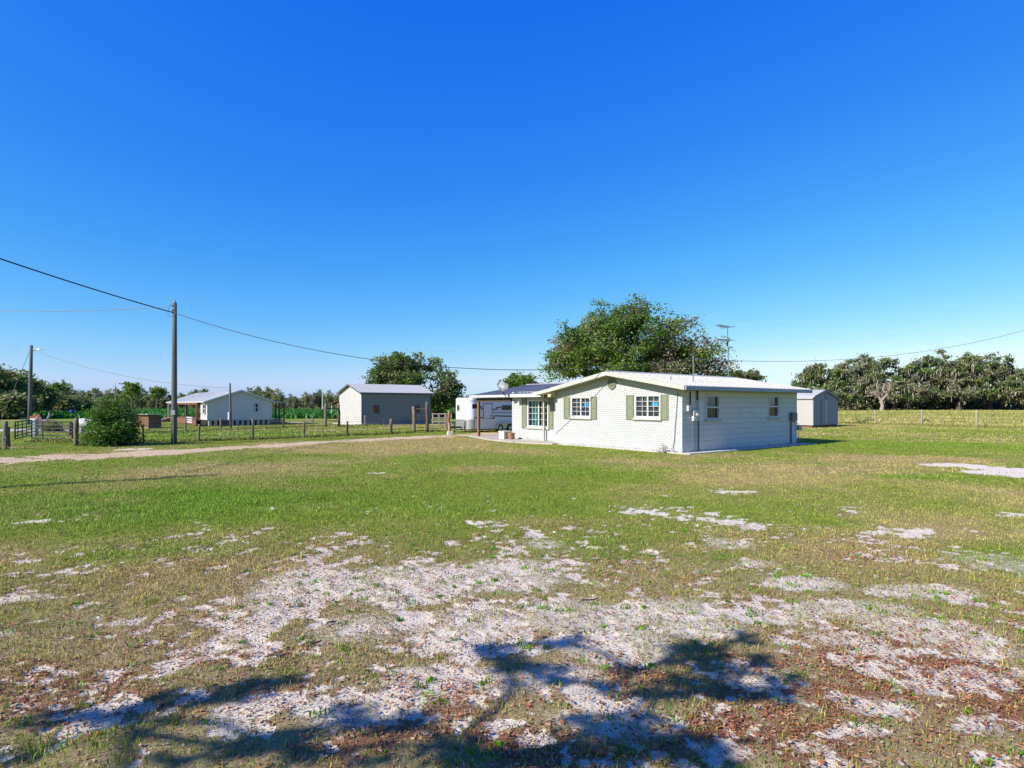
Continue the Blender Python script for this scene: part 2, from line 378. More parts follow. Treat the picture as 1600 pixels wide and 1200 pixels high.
def blocked(x, y):
    """places where nothing grows: under buildings, slabs"""
    t, s = to_ts(x, y)
    b = (t > -.18) & (t < 8.6) & (s > -.50) & (s < 6.5)
    b |= (t > -.95) & (t < 8.6) & (s >= 6.3) & (s < 13.4)
    for (ox, oy, t1, s1) in ((-12.2, 47.8, 6.5, 4.7), (21.95, 43.0, 4.3, 5.0), (-23.8, 46.0, 4.9, 14.0)):
        tt = (x - ox) * VA[0] + (y - oy) * VA[1]; sv = (x - ox) * UA[0] + (y - oy) * UA[1]
        b |= (tt > -.3) & (tt < t1) & (sv > -.3) & (sv < s1)
    return b

def ground_mat():
    m, nt, out = new_mat('lawn_and_sand')
    b = N(nt, 'ShaderNodeBsdfPrincipled', Roughness=.95); b.inputs['Specular IOR Level'].default_value = .15
    tc = N(nt, 'ShaderNodeTexCoord')
    def attr(nm):
        a = N(nt, 'ShaderNodeAttribute', _attribute_name=nm); return a.outputs['Fac']
    def noise(scale, det=4.0, rough=.6):
        n = N(nt, 'ShaderNodeTexNoise', Scale=scale, Detail=det, Roughness=rough); L(nt, tc.outputs['Object'], n.inputs['Vector']); return n.outputs['Fac']
    def mixc(f, a, bcol):
        mx = N(nt, 'ShaderNodeMix', _data_type='RGBA')
        L(nt, f, mx.inputs[0]) if not isinstance(f, float) else setattr(mx.inputs[0], 'default_value', f)
        for i, c in ((6, a), (7, bcol)):
            if isinstance(c, tuple): mx.inputs[i].default_value = c4(c)
            else: L(nt, c, mx.inputs[i])
        return mx.outputs[2]
    def rng(v, a, bb, c=0.0, d=1.0):
        r = N(nt, 'ShaderNodeMapRange'); L(nt, v, r.inputs[0])
        for i, q in enumerate((a, bb, c, d)): r.inputs[i + 1].default_value = q
        return r.outputs[0]
    fine = noise(55.0, 5.0, .7); mid = noise(9.0, 5.0, .65); vf = noise(240.0, 3.0, .7)
    green = mixc(rng(fine, .3, .7), (.07, .11, .008), (.22, .285, .03))
    dryc = mixc(rng(fine, .3, .7), (.15, .11, .04), (.42, .34, .15))
    soil = mixc(rng(fine, .3, .7), (.15, .105, .05), (.46, .36, .21))
    def madd(v, w, k):     # v + (w-.5)*k
        a = N(nt, 'ShaderNodeMath', _operation='MULTIPLY_ADD'); L(nt, w, a.inputs[0]); a.inputs[1].default_value = k; a.inputs[2].default_value = -.5 * k
        s_ = N(nt, 'ShaderNodeMath', _operation='ADD'); L(nt, v, s_.inputs[0]); L(nt, a.outputs[0], s_.inputs[1]); return s_.outputs[0]
    d = rng(madd(attr('dry'), mid, .9), .25, .9)
    base = mixc(d, green, dryc)
    lsh = rng(madd(attr('lush'), mid, .6), .4, 1.0, 0, .7)
    base = mixc(lsh, base, mixc(rng(fine, .3, .7), (.06, .13, .008), (.18, .30, .025)))
    nearsoil = rng(madd(attr('near'), mid, .5), .35, .8)
    base = mixc(nearsoil, base, soil)
    lit = rng(madd(madd(attr('litter'), fine, 1.2), noise(17.0, 4.0, .7), .8), .30, .70)
    base = mixc(lit, base, mixc(rng(vf, .3, .7), (.10, .042, .022), (.36, .19, .11)))
    sandc = mixc(rng(mid, .25, .75), (.60, .535, .445), (.80, .725, .61))
    sandc = mixc(rng(vf, .35, .75, 0, .5), sandc, (.22, .18, .15))
    sandc = mixc(attr('trail'), sandc, mixc(rng(mid, .3, .7), (.34, .225, .12), (.58, .45, .31)))
    thn = rng(madd(madd(attr('thin'), noise(30.0, 5.0, .75), 1.6), fine, .9), .62, 1.02, 0, .85)
    base = mixc(thn, base, sandc)
    sf = rng(madd(madd(attr('sand'), fine, 1.3), noise(24.0, 4.0, .7), 1.1), .34, .66)
    base = mixc(sf, base, sandc)
    base = mixc(rng(madd(lit, vf, 1.2), .75, 1.15, 0, .75), base, mixc(rng(vf, .3, .7), (.10, .042, .022), (.36, .19, .11)))
    L(nt, base, b.inputs['Base Color'])
    bp = N(nt, 'ShaderNodeBump', Strength=.7, Distance=.035); L(nt, fine, bp.inputs['Height'])
    bp2 = N(nt, 'ShaderNodeBump', Strength=.5, Distance=.008); L(nt, vf, bp2.inputs['Height']); L(nt, bp.outputs[0], bp2.inputs['Normal'])
    L(nt, bp2.outputs[0], b.inputs['Normal']); L(nt, b.outputs[0], out.inputs[0])
    return m
M['ground'] = ground_mat()

def build_ground():
    rs = [0.0, .4, .8, 1.2, 1.6]; r = 2.0
    while r < 60: rs.append(r); r *= (1.0065 if r < 9 else 1.0115)
    while r < 2500: rs.append(r); r *= 1.05
    rs = np.array(rs)
    an = np.concatenate([np.linspace(-58, 58, 660), np.linspace(60, 300, 60)])      # degrees from +Y
    an = np.radians(an); na = len(an); nr = len(rs)
    RR, AA = np.meshgrid(rs, an, indexing='ij')
    x = RR * np.sin(AA); y = RR * np.cos(AA)
    sand, dry, lush, litter, fR, thin = cover(x.ravel(), y.ravel())
    xr = x.ravel(); yr = y.ravel(); rr = RR.ravel()
    z = (fbm(xr, yr, 2.2, 3, 51) - .5) * .05 * sstep(1.5, 6, rr) + (fbm(xr, yr, .35, 3, 57) - .5) * .035 * sstep(40, 8, rr) - sand * .012 * sstep(30, 8, rr)
    t, s = to_ts(xr, yr)
    z = z * np.where((t > -1.5) & (t < 9) & (s > -1.5) & (s < 14), .15, 1.0)
    V = np.stack([xr, yr, z], 1)
    i = np.arange(nr - 1)[:, None]; j = np.arange(na)[None, :]; j2 = (j + 1) % na
    q = np.stack([i * na + j, (i + 1) * na + j, (i + 1) * na + j2, i * na + j2], -1).reshape(-1, 4)
    trail = sstep(1.9, 1.1, road_dist(xr, yr)) * .9
    near = sstep(11, 5, rr) * .75
    o = np_mesh('ground', V, 4, q.ravel()[:], M['ground'], attrs=dict(sand=sand, dry=dry, lush=lush, litter=litter, trail=trail, near=near, thin=thin))
    # face upwards
    o.data.flip_normals() if o.data.polygons[na * 50].normal.z < 0 else None
    o.data.polygons.foreach_set('use_smooth', [True] * len(o.data.polygons))
    tag(o, 'wide flat lawn with bare pale sand patches around the white house', 'ground', kind='structure')
    return o

# ------------------------------------------------------------------ grass blades and dead leaves
def sample_fan(n, r0, r1, half, g):
    """n points spread evenly over a fan of ground in front of the viewer"""
    rr = np.sqrt(g.random(n) * (r1 ** 2 - r0 ** 2) + r0 ** 2); a = np.radians((g.random(n) * 2 - 1) * half)
    return rr * np.sin(a), rr * np.cos(a)
def gz(x, y):
    rr = np.hypot(x, y)
    return (fbm(x, y, 2.2, 3, 51) - .5) * .05 * sstep(1.5, 6, rr) + (fbm(x, y, .35, 3, 57) - .5) * .035 * sstep(40, 8, rr)
def grass_cols(n, dry, lush, g):
    gr = np.array([.135, .225, .012]); ol = np.array([.25, .275, .042]); dr = np.array([.46, .365, .15]); lu = np.array([.115, .275, .008])
    u = g.random((n, 1)); dd = np.clip(dry[:, None] + (g.random((n, 1)) - .5) * .7, 0, 1)
    c = gr * (1 - u) + ol * u
    c = c * (1 - lush[:, None] * .7) + lu * lush[:, None] * .7
    c = c * (1 - dd) + dr * dd
    return c * (.7 + .6 * g.random((n, 1)))
def blades(name, x, y, hgt, wid, col, g, label, lean=.6, mat='bladegrass'):
    n = len(x); z = gz(x, y)
    az = g.random(n) * 2 * np.pi; ln = lean * (.3 + g.random(n)) * hgt; la = g.random(n) * 2 * np.pi
    wx = np.cos(az) * wid * .5; wy = np.sin(az) * wid * .5; lx = np.cos(la) * ln; ly = np.sin(la) * ln
    V = np.empty((n, 5, 3))
    V[:, 0] = np.stack([x - wx, y - wy, z - .01], 1); V[:, 1] = np.stack([x + wx, y + wy, z - .01], 1)
    V[:, 2] = np.stack([x + wx * .8 + lx * .35, y + wy * .8 + ly * .35, z + hgt * .6], 1); V[:, 3] = np.stack([x - wx * .8 + lx * .35, y - wy * .8 + ly * .35, z + hgt * .6], 1)
    V[:, 4] = np.stack([x + lx, y + ly, z + hgt], 1)
    b = np.arange(n)[:, None] * 5
    loops = np.concatenate([b + np.array([[0, 1, 2, 3]]), b + np.array([[3, 2, 4]])], 1).ravel()
    fn = np.tile([4, 3], n)
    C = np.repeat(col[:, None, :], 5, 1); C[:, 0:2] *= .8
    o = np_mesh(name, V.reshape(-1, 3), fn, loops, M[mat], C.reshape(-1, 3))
    return tag(o, label, 'grass', kind='stuff')
def build_grass():
    g = np.random.default_rng(5)
    specs = [(2.2, 7.5, 330000, (.015, .045), .0045), (7.5, 16, 400000, (.018, .040), .0065), (16, 34, 380000, (.02, .042), .014), (34, 62, 130000, (.03, .07), .05)]
    X = []; Y = []; H = []; W = []; Cc = []
    for (r0, r1, n, hh, w) in specs:
        x, y = sample_fan(n, r0, r1, 47, g)
        if r0 < 30:      # tufts: pull blades toward clump centres
            k = n // 12; cx, cy = sample_fan(k, r0, r1, 47, g); idx = g.integers(0, k, n); sel = g.random(n) < .72
            sp = .030 if r0 < 5 else (.05 if r0 < 10 else .11); tone = .45 + 1.0 * g.random(k); hk = .6 + .9 * g.random(k)
            x = np.where(sel, cx[idx] + g.normal(0, sp, n), x); y = np.where(sel, cy[idx] + g.normal(0, sp, n), y)
        sand, dry, lush, litter, fR, thin = cover(x, y)
        p = (1 - sand) ** 1.5 * (1 - .72 * litter) * (1 - .42 * thin) * (.35 + .65 * np.clip(fbm(x, y, .5, 3, 77) * 2 - .45 + lush * .4, 0, 1))
        p = np.where(sand > .5, .14 * (1 - sand) + .03, p)
        p *= np.where(r0 < 5, .62, 1)
        keep = (g.random(n) < p) & ~blocked(x, y)
        x, y, dry, lush, fR = x[keep], y[keep], dry[keep], lush[keep], fR[keep]; m = len(x)
        tn = np.where(sel, tone[idx], 1.0)[keep] if r0 < 30 else np.ones(m); hm = np.where(sel, hk[idx], 1.0)[keep] if r0 < 30 else np.ones(m)
        h = (hh[0] + (hh[1] - hh[0]) * g.random(m) ** 1.5) * (.75 + .6 * lush) * (1 + 1.2 * fR)
        X.append(x); Y.append(y); H.append(h * hm); W.append(w * (.6 + .8 * g.random(m))); Cc.append(grass_cols(m, dry * (.85 if r0 > 7 else .8), lush, g) * tn[:, None])
    # small bright green weeds dotted over the sand and litter
    k = 520; cx, cy = sample_fan(k, 2.3, 8.5, 46, g); nb = g.integers(8, 34, k); idx = np.repeat(np.arange(k), nb); m = len(idx); sp = (.012 + .03 * g.random(k))[idx]
    X.append(cx[idx] + g.normal(size=m) * sp); Y.append(cy[idx] + g.normal(size=m) * sp); H.append(.006 + .018 * g.random(m)); W.append(.006 + .006 * g.random(m))
    Cc.append(np.array([.11, .25, .012]) * (.55 + .8 * g.random((m, 1))) * np.where(g.random(k) < .3, 1.3, .95)[idx][:, None])
    blades('lawn_grass', np.concatenate(X), np.concatenate(Y), np.concatenate(H), np.concatenate(W), np.concatenate(Cc), g, 'short patchy lawn grass growing between bare sand patches')
    # pasture beyond the right fence
    n = 120000
    x = 8 + g.random(n) * 130; y = 40 + g.random(n) ** 1.6 * 125
    keep = ((x - 31.1) * .885 + (y - 50.4) * .466 > .4) & (np.abs(x) < 1.15 * y)
    x, y = x[keep], y[keep]; m = len(x); f3 = fbm(x, y, 7, 4, 23)
    col = grass_cols(m, np.clip(.56 + (f3 - .5) * 1.6, 0, 1), np.zeros(m), g) * np.array([.92, 1.0, .9])
    blades('pasture_grass', x, y, .10 + .22 * g.random(m) ** 2, .02 + .0007 * y, col, g, 'long yellowish pasture grass beyond the wire fence')
    # green crop, left background
    n = 42000
    x = -95 + g.random(n) * 97; y = 70 + g.random(n) * 88
    keep = (x < -.02 * y) & (x > -1.0 * y)
    x, y = x[keep], y[keep]; m = len(x)
    col = np.array([.035, .155, .02]) * (.55 + .8 * g.random((m, 1))) * np.array([1, 1, 1])
    blades('green_crop', x, y, .45 + .3 * g.random(m), .22 + .25 * g.random(m), col, g, 'vivid green crop growing in the field behind the grey barn', lean=.9)
def build_litter():
    g = np.random.default_rng(9)
    n = 620000
    x, y = sample_fan(n, 2.1, 9.0, 47, g)
    sand, dry, lush, litter, fR, thin = cover(x, y)
    p = np.clip(litter * 1.15 + .13 + .14 * dry, 0, 1) * sstep(11, 6, np.hypot(x, y)) * (.25 + .75 * fbm(x, y, .16, 3, 91) ** 1.5 * 1.6)
    k = g.random(n) < p * .62
    x, y = x[k], y[k]; n = len(x); z = gz(x, y) + .002 + .012 * g.random(n)
    ln = .005 + .013 * g.random(n) ** 1.8; wd = ln * np.where(g.random(n) < .45, .10, .28 + .3 * g.random(n)); az = g.random(n) * 2 * np.pi
    d = np.stack([np.cos(az), np.sin(az), (g.random(n) - .5) * .8], 1); s = np.stack([-np.sin(az), np.cos(az), (g.random(n) - .5) * .9], 1)
    P = np.stack([x, y, z], 1); V = np.empty((n, 6, 3)); lift = np.zeros((n, 3)); lift[:, 2] = ln * (.1 + .35 * g.random(n))
    V[:, 0] = P - d * ln[:, None]; V[:, 3] = P + d * ln[:, None]
    V[:, 1] = P - d * ln[:, None] * .3 + s * wd[:, None] + lift; V[:, 2] = P + d * ln[:, None] * .35 + s * wd[:, None] * .9 + lift
    V[:, 4] = P + d * ln[:, None] * .35 - s * wd[:, None] * .9 + lift * .7; V[:, 5] = P - d * ln[:, None] * .3 - s * wd[:, None] + lift * .7
    b = np.arange(n)[:, None] * 6
    loops = np.concatenate([b + np.array([[0, 3, 2, 1]]), b + np.array([[0, 5, 4, 3]])], 1).ravel()
    pal = np.array([(.26, .09, .042), (.33, .15, .075), (.38, .22, .13), (.16, .06, .03), (.42, .30, .20), (.31, .105, .045)])
    col = pal[g.integers(0, len(pal), n)] * (.7 + .5 * g.random((n, 1)))
    o = np_mesh('leaf_litter', V.reshape(-1, 3), 4, loops, M['litterleaf'], np.repeat(col, 6, 0))
    tag(o, 'scattered dead brown oak leaves lying over the sandy foreground', 'leaf litter', kind='stuff')
build_ground(); build_grass(); build_litter()
# ------------------------------------------------------------------ trees
def leaf_cloud(P, Nrm_bias, size, col, g, aspect=.5, droop=0.0):
    """one small bent leaf face per point"""
    n = len(P)
    d = g.normal(size=(n, 3)); d[:, 2] *= .6; d[:, 2] -= droop; d /= np.linalg.norm(d, axis=1)[:, None]
    q = g.normal(size=(n, 3)); s = np.cross(d, q); s /= np.linalg.norm(s, axis=1)[:, None]
    up = np.cross(s, d)
    sz = size * (.55 + .9 * g.random((n, 1))); a = sz * aspect
    V = np.empty((n, 4, 3))
    V[:, 0] = P - d * sz; V[:, 1] = P + s * a + up * a * .4; V[:, 2] = P + d * sz; V[:, 3] = P - s * a + up * a * .4
    return V.reshape(-1, 3), np.repeat(col, 4, 0)
def tree(name, label, cat, group, base, blobs_, trunk_r, fork, nclus, nleaf, lsize, pal, seed, clump=.5, bare=0.0, moss=0, gap=.42, bark='bark', brown=None, flat=.6, limb=1.0, twigs=2, smallest=.012):
    """blobs_: (x, y, z, rx, ry, rz) crown volumes relative to the base; pal: leaf colours"""
    g = np.random.default_rng(seed); root = empty(name, (base[0], base[1], 0)); tag(root, label, cat, group)
    bl = np.array(blobs_, float); vol = bl[:, 3] * bl[:, 4] * bl[:, 5]; pr = vol ** .8; pr /= pr.sum()
    pts = []; tries = 0
    mind = (vol.sum() / nclus) ** (1 / 3) * .85
    while len(pts) < nclus and tries < nclus * 60:
        tries += 1
        b = bl[g.choice(len(bl), p=pr)]
        d = g.normal(size=3); d /= np.linalg.norm(d); rr = g.random() ** .45
        p = b[:3] + d * rr * b[3:]
        if p[2] < .3: continue
        if vnoise(np.array([p[0] / (mind * 1.9) + 50]), np.array([(p[2] + p[1] * .7) / (mind * 1.9)]), seed)[0] < gap * .75: continue
        if tries < nclus * 25 and any((p - q) @ (p - q) < (mind * .75) ** 2 for q in pts): continue
        pts.append(p)
    pts = np.array(pts)
    # skeleton: each cluster joins the nearest node that lies closer to the fork
    nodes = [np.array([0, 0, -.15]), np.array([g.normal() * .05 * fork, g.normal() * .05 * fork, fork * .5]), np.array([g.normal() * .08 * fork, g.normal() * .08 * fork, fork])]
    par = [-1, 0, 1]; dist = [0, fork * .5, fork]
    order = np.argsort(np.linalg.norm(pts - nodes[2], axis=1))
    cl = []
    for i in order:
        p = pts[i]; A = np.array(nodes[2:]); dd = np.linalg.norm(A - p, axis=1); cost = dd + .45 * np.array(dist[2:]) * .5
        j = int(np.argmin(cost)) + 2
        mid = (nodes[j] + p) / 2 + g.normal(size=3) * dd[j - 2] * .10 + np.array([0, 0, dd[j - 2] * .05])
        nodes.append(mid); par.append(j); dist.append(dist[j] + dd[j - 2] * .5); nodes.append(p); par.append(len(nodes) - 2); dist.append(dist[-1] + dd[j - 2] * .5); cl.append(len(nodes) - 1)
    n = len(nodes); w = np.zeros(n); ch = [[] for _ in range(n)]
    for k in range(n - 1, 0, -1):
        if not ch[k]: w[k] = 1.0
        w[par[k]] += w[k]; ch[par[k]].append(k)
    rad = trunk_r * (w / w[1]) ** .46 * limb; rad[0] = trunk_r * 1.35; rad[1] = trunk_r; rad[2] = trunk_r * .92; rad = np.maximum(rad, smallest)
    mb = MB()
    done = set()
    for k in range(1, n):       # chains
        if k in done: continue
        chain = [par[k], k]; done.add(k)
        while True:
            c = [q for q in ch[chain[-1]] if q not in done]
            if not c: break
            q = max(c, key=lambda z_: w[z_])
            chain.append(q); done.add(q)
        rr = [rad[c] for c in chain]; rr[0] = min(rad[chain[0]], rr[1] * 1.15) if chain[0] != 0 else rad[0]
        mb.tube([nodes[c] for c in chain], rr, 8 if rr[0] > trunk_r * .5 else 5, cap=False)
    for c in cl:
        for _ in range(twigs):
            p = nodes[c]; d = g.normal(size=3); d[2] = abs(d[2]) * .8; d *= clump * 1.1 / np.linalg.norm(d)
            mb.tube([p, p + d * .5 + g.normal(size=3) * clump * .1, p + d], [smallest, smallest * .8, smallest * .4], 4, cap=False)
    mb.build('trunk', M[bark], root, smooth=True)
    pal = np.array(pal, float)
    if nleaf:
        LP = []; LC = []
        per = max(3, nleaf // len(cl))
        for c in cl:
            if g.random() < bare: continue
            k = int(per * (.4 + 1.2 * g.random())); base_c = pal[g.integers(0, len(pal))]; pp = pal
            if brown is not None and g.random() < brown[1] * sstep(brown[0] - 1.2, brown[0] + 1.2, nodes[c][0]): pp = DEADC; base_c = DEADC[g.integers(0, len(DEADC))]; k = int(k * .55)
            ns = 3; subc = nodes[c] + g.normal(size=(ns, 3)) * clump * np.array([.8, .8, .5])
            idx = g.integers(0, ns, k)
            P = subc[idx] + g.normal(size=(k, 3)) * clump * np.array([.55, .55, .55 * flat])
            P[:, 2] = np.maximum(P[:, 2], .12)
            col = (base_c * .65 + pp[g.integers(0, len(pp), k)] * .35) * (.65 + .7 * g.random((k, 1)))
            LP.append(P); LC.append(col)
        P = np.concatenate(LP); C = np.concatenate(LC)
        V, VC = leaf_cloud(P, None, lsize, C, g)
        b = np.arange(len(P))[:, None] * 4
        np_mesh('crown', V, 4, (b + np.array([[0, 1, 2, 3]])).ravel(), M['leaf'], VC, root)
    if moss:
        k = moss; idx = g.choice(cl, k); P = np.array([nodes[i] for i in idx]) + g.normal(size=(k, 3)) * clump * .8
        ln = clump * (.3 + 1.0 * g.random(k)); ln = np.minimum(ln, np.maximum(P[:, 2] - .4, .2)); wd = clump * (.05 + .12 * g.random(k)); az = g.random(k) * 6.28
        V = np.empty((k, 4, 3)); o = np.stack([np.cos(az) * wd, np.sin(az) * wd, np.zeros(k)], 1); dn = np.stack([g.normal(size=k) * wd, g.normal(size=k) * wd, -ln], 1)
        V[:, 0] = P - o; V[:, 1] = P + o; V[:, 2] = P + dn + o * .25; V[:, 3] = P + dn - o * .25
        b = np.arange(k)[:, None] * 4
        cm = np.array([.33, .315, .26]) * (.6 + .7 * g.random((k, 1)))
        np_mesh('moss_foliage', V.reshape(-1, 3), 4, (b + np.array([[0, 1, 2, 3]])).ravel(), M['moss'], np.repeat(cm, 4, 0), root)
    return root

OAK = [(.07, .15, .02), (.10, .19, .027), (.14, .215, .045), (.05, .11, .02), (.18, .23, .065)]
DEADC = np.array([(.25, .20, .15), (.29, .25, .20), (.19, .17, .11), (.20, .22, .09), (.14, .19, .05)])
OAKDRY = OAK + [(.19, .14, .10), (.16, .13, .095), (.12, .12, .06)]
OLIVE = [(.12, .165, .055), (.20, .22, .095), (.09, .135, .04), (.26, .24, .14), (.15, .20, .055)]
FARC = [(.09, .13, .08), (.14, .16, .105), (.19, .185, .13), (.11, .15, .06), (.23, .20, .155)]

def PX(px, Y): return (px - CX) / F * Y
# the big oak behind the house
Yb = 45.0
def bb(px, py, rx, ry, dy=0.0, ryd=None):
    s = Yb / F
    return (PX(px, Yb) - PX(995, Yb), dy, ZAT(py, Yb), rx * s, (ryd or rx) * s, ry * s)
tree('oak_tree', 'big spreading oak with a dense green crown rising behind the white brick house', 'tree', None, (PX(995, Yb), Yb),
     [bb(1000, 520, 62, 46), bb(925, 540, 60, 40), bb(985, 497, 40, 26), bb(880, 570, 34, 28), bb(905, 520, 30, 22), bb(1060, 525, 46, 36), bb(1090, 560, 46, 30), bb(960, 570, 80, 34), bb(1040, 575, 70, 26), bb(1020, 490, 24, 18), bb(1075, 505, 28, 16), bb(872, 545, 24, 18), bb(905, 545, 34, 26), bb(1120, 585, 26, 14), bb(948, 495, 22, 14), bb(1000, 474, 10, 10)],
     .55, 2.0, 440, 60000, .105, OAK + [(.12, .21, .02), (.09, .17, .02), (.22, .20, .09)], 26, clump=.55, bare=.04, gap=.44, moss=0, twigs=3, brown=(1.2, .55))
# oak behind the grey barn
Yb = 70.0
def bc(px, py, rx, ry):
    s = Yb / F
    return (PX(px, Yb) - PX(650, Yb), 0.0, ZAT(py, Yb), rx * s, rx * s, ry * s)
tree('oak_tree', 'open crowned oak standing behind the grey metal barn', 'tree', None, (PX(650, Yb), Yb),
     [bc(618, 578, 34, 22), bc(655, 573, 40, 15), bc(640, 598, 50, 18), bc(690, 605, 24, 22), bc(676, 585, 28, 16), bc(700, 622, 18, 18), bc(600, 592, 24, 16), bc(680, 634, 24, 14)],
     .5, 2.2, 190, 30000, .16, OAK + [(.14, .12, .08), (.08, .10, .03)], 33, clump=.62, gap=.56, bare=.06, moss=350, twigs=2, smallest=.02)
Yb = 62.0
def bd(px, py, rx, ry, c):
    s = Yb / F
    return (PX(px, Yb) - PX(c, Yb), 0.0, ZAT(py, Yb), rx * s, rx * s, ry * s)
tree('small_tree', 'small green tree peeping over the grey carport roof near the satellite dish', 'tree', None, (PX(815, Yb), Yb), [bd(812, 596, 22, 10, 815), bd(826, 606, 16, 10, 815), bd(803, 608, 14, 10, 815)], .18, 1.2, 50, 4200, .17, OAK, 41, clump=.42, smallest=.015)
tree('small_tree', 'low olive green tree beyond the right slope of the house roof', 'tree', None, (PX(1160, Yb), Yb), [bd(1150, 592, 26, 11, 1160), bd(1178, 592, 14, 9, 1160), bd(1125, 598, 22, 14, 1160)], .18, 1.4, 60, 4600, .17, OLIVE, 43, clump=.42, smallest=.015)

# the oak behind the viewer whose shadow falls over the foreground
SUN_EL = R(34.5); DSH = np.array([.83, .558]); DSH /= np.linalg.norm(DSH); CT = 1 / math.tan(SUN_EL)
def shade_tree():
    g = np.random.default_rng(77); base = np.array([-15.0, -9.0]); root = empty('oak_tree', (base[0], base[1], 0))
    tag(root, 'large leafy oak behind the viewer whose branch shadows fall on the sand', 'tree')
    spots = [(300, 1092, 90, 5), (165, 1115, 62, 9), (80, 1122, 30, 7), (215, 1104, 30, 5), (432, 1065, 30, 8), (395, 1075, 26, 7), (350, 1085, 26, 6), (470, 1064, 16, 3), (585, 1128, 60, 9), (640, 1122, 20, 8), (540, 1112, 24, 4), (420, 1160, 62, 9), (380, 1172, 40, 9), (470, 1150, 26, 6), (462, 1188, 34, 7), (290, 1190, 40, 6), (750, 1178, 52, 14), (730, 1192, 50, 9), (700, 1165, 18, 5),
             (775, 1022, 28, 9), (760, 1010, 16, 4), (876, 1002, 26, 7), (830, 1040, 44, 7), (860, 1062, 26, 6), (805, 1070, 16, 5), (1098, 1028, 34, 17), (1080, 1012, 24, 8), (1112, 1046, 26, 9), (1072, 1072, 64, 9), (1030, 1084, 34, 8), (1130, 1082, 40, 6), (1162, 997, 9, 7), (1178, 1031, 20, 6), (1185, 1084, 44, 7), (975, 1130, 56, 12), (930, 1138, 24, 8), (1050, 1172, 76, 22), (1000, 1160, 40, 12), (1110, 1190, 34, 12), (860, 1182, 62, 17), (905, 1172, 30, 9), (820, 1195, 40, 8), (960, 1190, 40, 10), (990, 1048, 26, 4), (1215, 1062, 16, 5), (945, 1072, 20, 4), (20, 1185, 30, 8), (590, 1192, 30, 5)]
    cl = []; fine = []
    for (px, py, rx, ry) in spots:
        x, y = G(px, py); z = 3.1 + 1.2 * g.random(); ax = 1.12 * rx * y / F; ay = 1.15 * ry * y * y / (EYE * F)
        cl.append((x - DSH[0] * CT * z, y - DSH[1] * CT * z, z, 0.0))
        k = int(1900 * ax * ay * math.pi) + 6; nsb = int(6 + 110 * ax * ay * 3.14 + 5 * g.random()); a = g.random(nsb) * 6.28; q = np.sqrt(g.random(nsb)) * 1.05; si = g.integers(0, nsb, k); sr_ = (.028 + .04 * g.random(nsb))[si]; gx_ = x + np.cos(a)[si] * q[si] * ax + g.normal(size=k) * sr_ * 1.1; gy_ = y + np.sin(a)[si] * q[si] * ay + g.normal(size=k) * sr_ * .9; zz = z + g.normal(size=k) * .15
        fine.append(np.stack([gx_ - DSH[0] * CT * zz - base[0], gy_ - DSH[1] * CT * zz - base[1], zz], 1))
    for _ in range(170):      # the rest of the crown, out of the picture
        a = g.random() * 6.28; rr = 5.6 * math.sqrt(g.random())
        x = base[0] + 2.0 + math.cos(a) * rr; y = base[1] + 1.0 + math.sin(a) * rr * .85; z = 5.6 + 4.0 * g.random() * (1 - (rr / 7) ** 2)
        gx = x + DSH[0] * CT * z; gy = y + DSH[1] * CT * z
        if gy > -1.2 and abs(gx) < 8: continue
        if y > -1.2 and abs(x) < 2: continue
        cl.append((x, y, z, .55))
    cl = np.array(cl); nodes = [np.array([base[0], base[1], -.1]), np.array([base[0] + .1, base[1], 1.6]), np.array([base[0] + .3, base[1] + .2, 3.2])]
    par = [-1, 0, 1]; dist = [0, 1.6, 3.2]
    for i in np.argsort(np.linalg.norm(cl[:, :3] - nodes[2], axis=1)):
        p = cl[i, :3]; A = np.array(nodes[2:]); dd = np.linalg.norm(A - p, axis=1); j = int(np.argmin(dd + .2 * np.array(dist[2:]))) + 2
        nodes.append((nodes[j] + p) / 2 + g.normal(size=3) * dd[j - 2] * .07); par.append(j); dist.append(dist[j] + dd[j - 2] / 2)
        nodes.append(p); par.append(len(nodes) - 2); dist.append(dist[-1] + dd[j - 2] / 2)
    n = len(nodes); w = np.zeros(n); nch = np.zeros(n, int)
    for k in range(n - 1, 0, -1):
        if nch[k] == 0: w[k] = 1
        w[par[k]] += w[k]; nch[par[k]] += 1
    rad = np.maximum(.42 * (w / w[1]) ** .8, .008); mb = MB()
    for k in range(n):
        q = nodes[k]; gy_ = q[1] + DSH[1] * CT * q[2]; gx_ = q[0] + DSH[0] * CT * q[2]
        if gy_ > .6 and abs(gx_) < 6: rad[k] = min(rad[k], .022)
        elif gy_ > -1 and abs(gx_) < 7: rad[k] = min(rad[k], .05)
    for k in range(1, n): mb.tube([nodes[par[k]], nodes[k]], [min(rad[par[k]], rad[k] * 1.3), rad[k]], 6, cap=False)
    for v in range(len(mb.v)): mb.v[v] = (mb.v[v][0] - base[0], mb.v[v][1] - base[1], mb.v[v][2])
    mb.build('trunk', M['bark'], root, smooth=True)
    LP = fine
    for (x, y, z, r) in cl:
        if r == 0.0: continue
        k = 260
        LP.append(np.array([x - base[0], y - base[1], z]) + g.normal(size=(k, 3)) * np.array([r, r, r * .8]) * .75)
    P = np.concatenate(LP); pal = np.array(OAK); C = pal[g.integers(0, len(pal), len(P))] * (.7 + .6 * g.random((len(P), 1)))
    V, VC = leaf_cloud(P, None, .045, C, g); b = np.arange(len(P))[:, None] * 4
    np_mesh('crown', V, 4, (b + np.array([[0, 1, 2, 3]])).ravel(), M['leaf'], VC, root)
shade_tree()

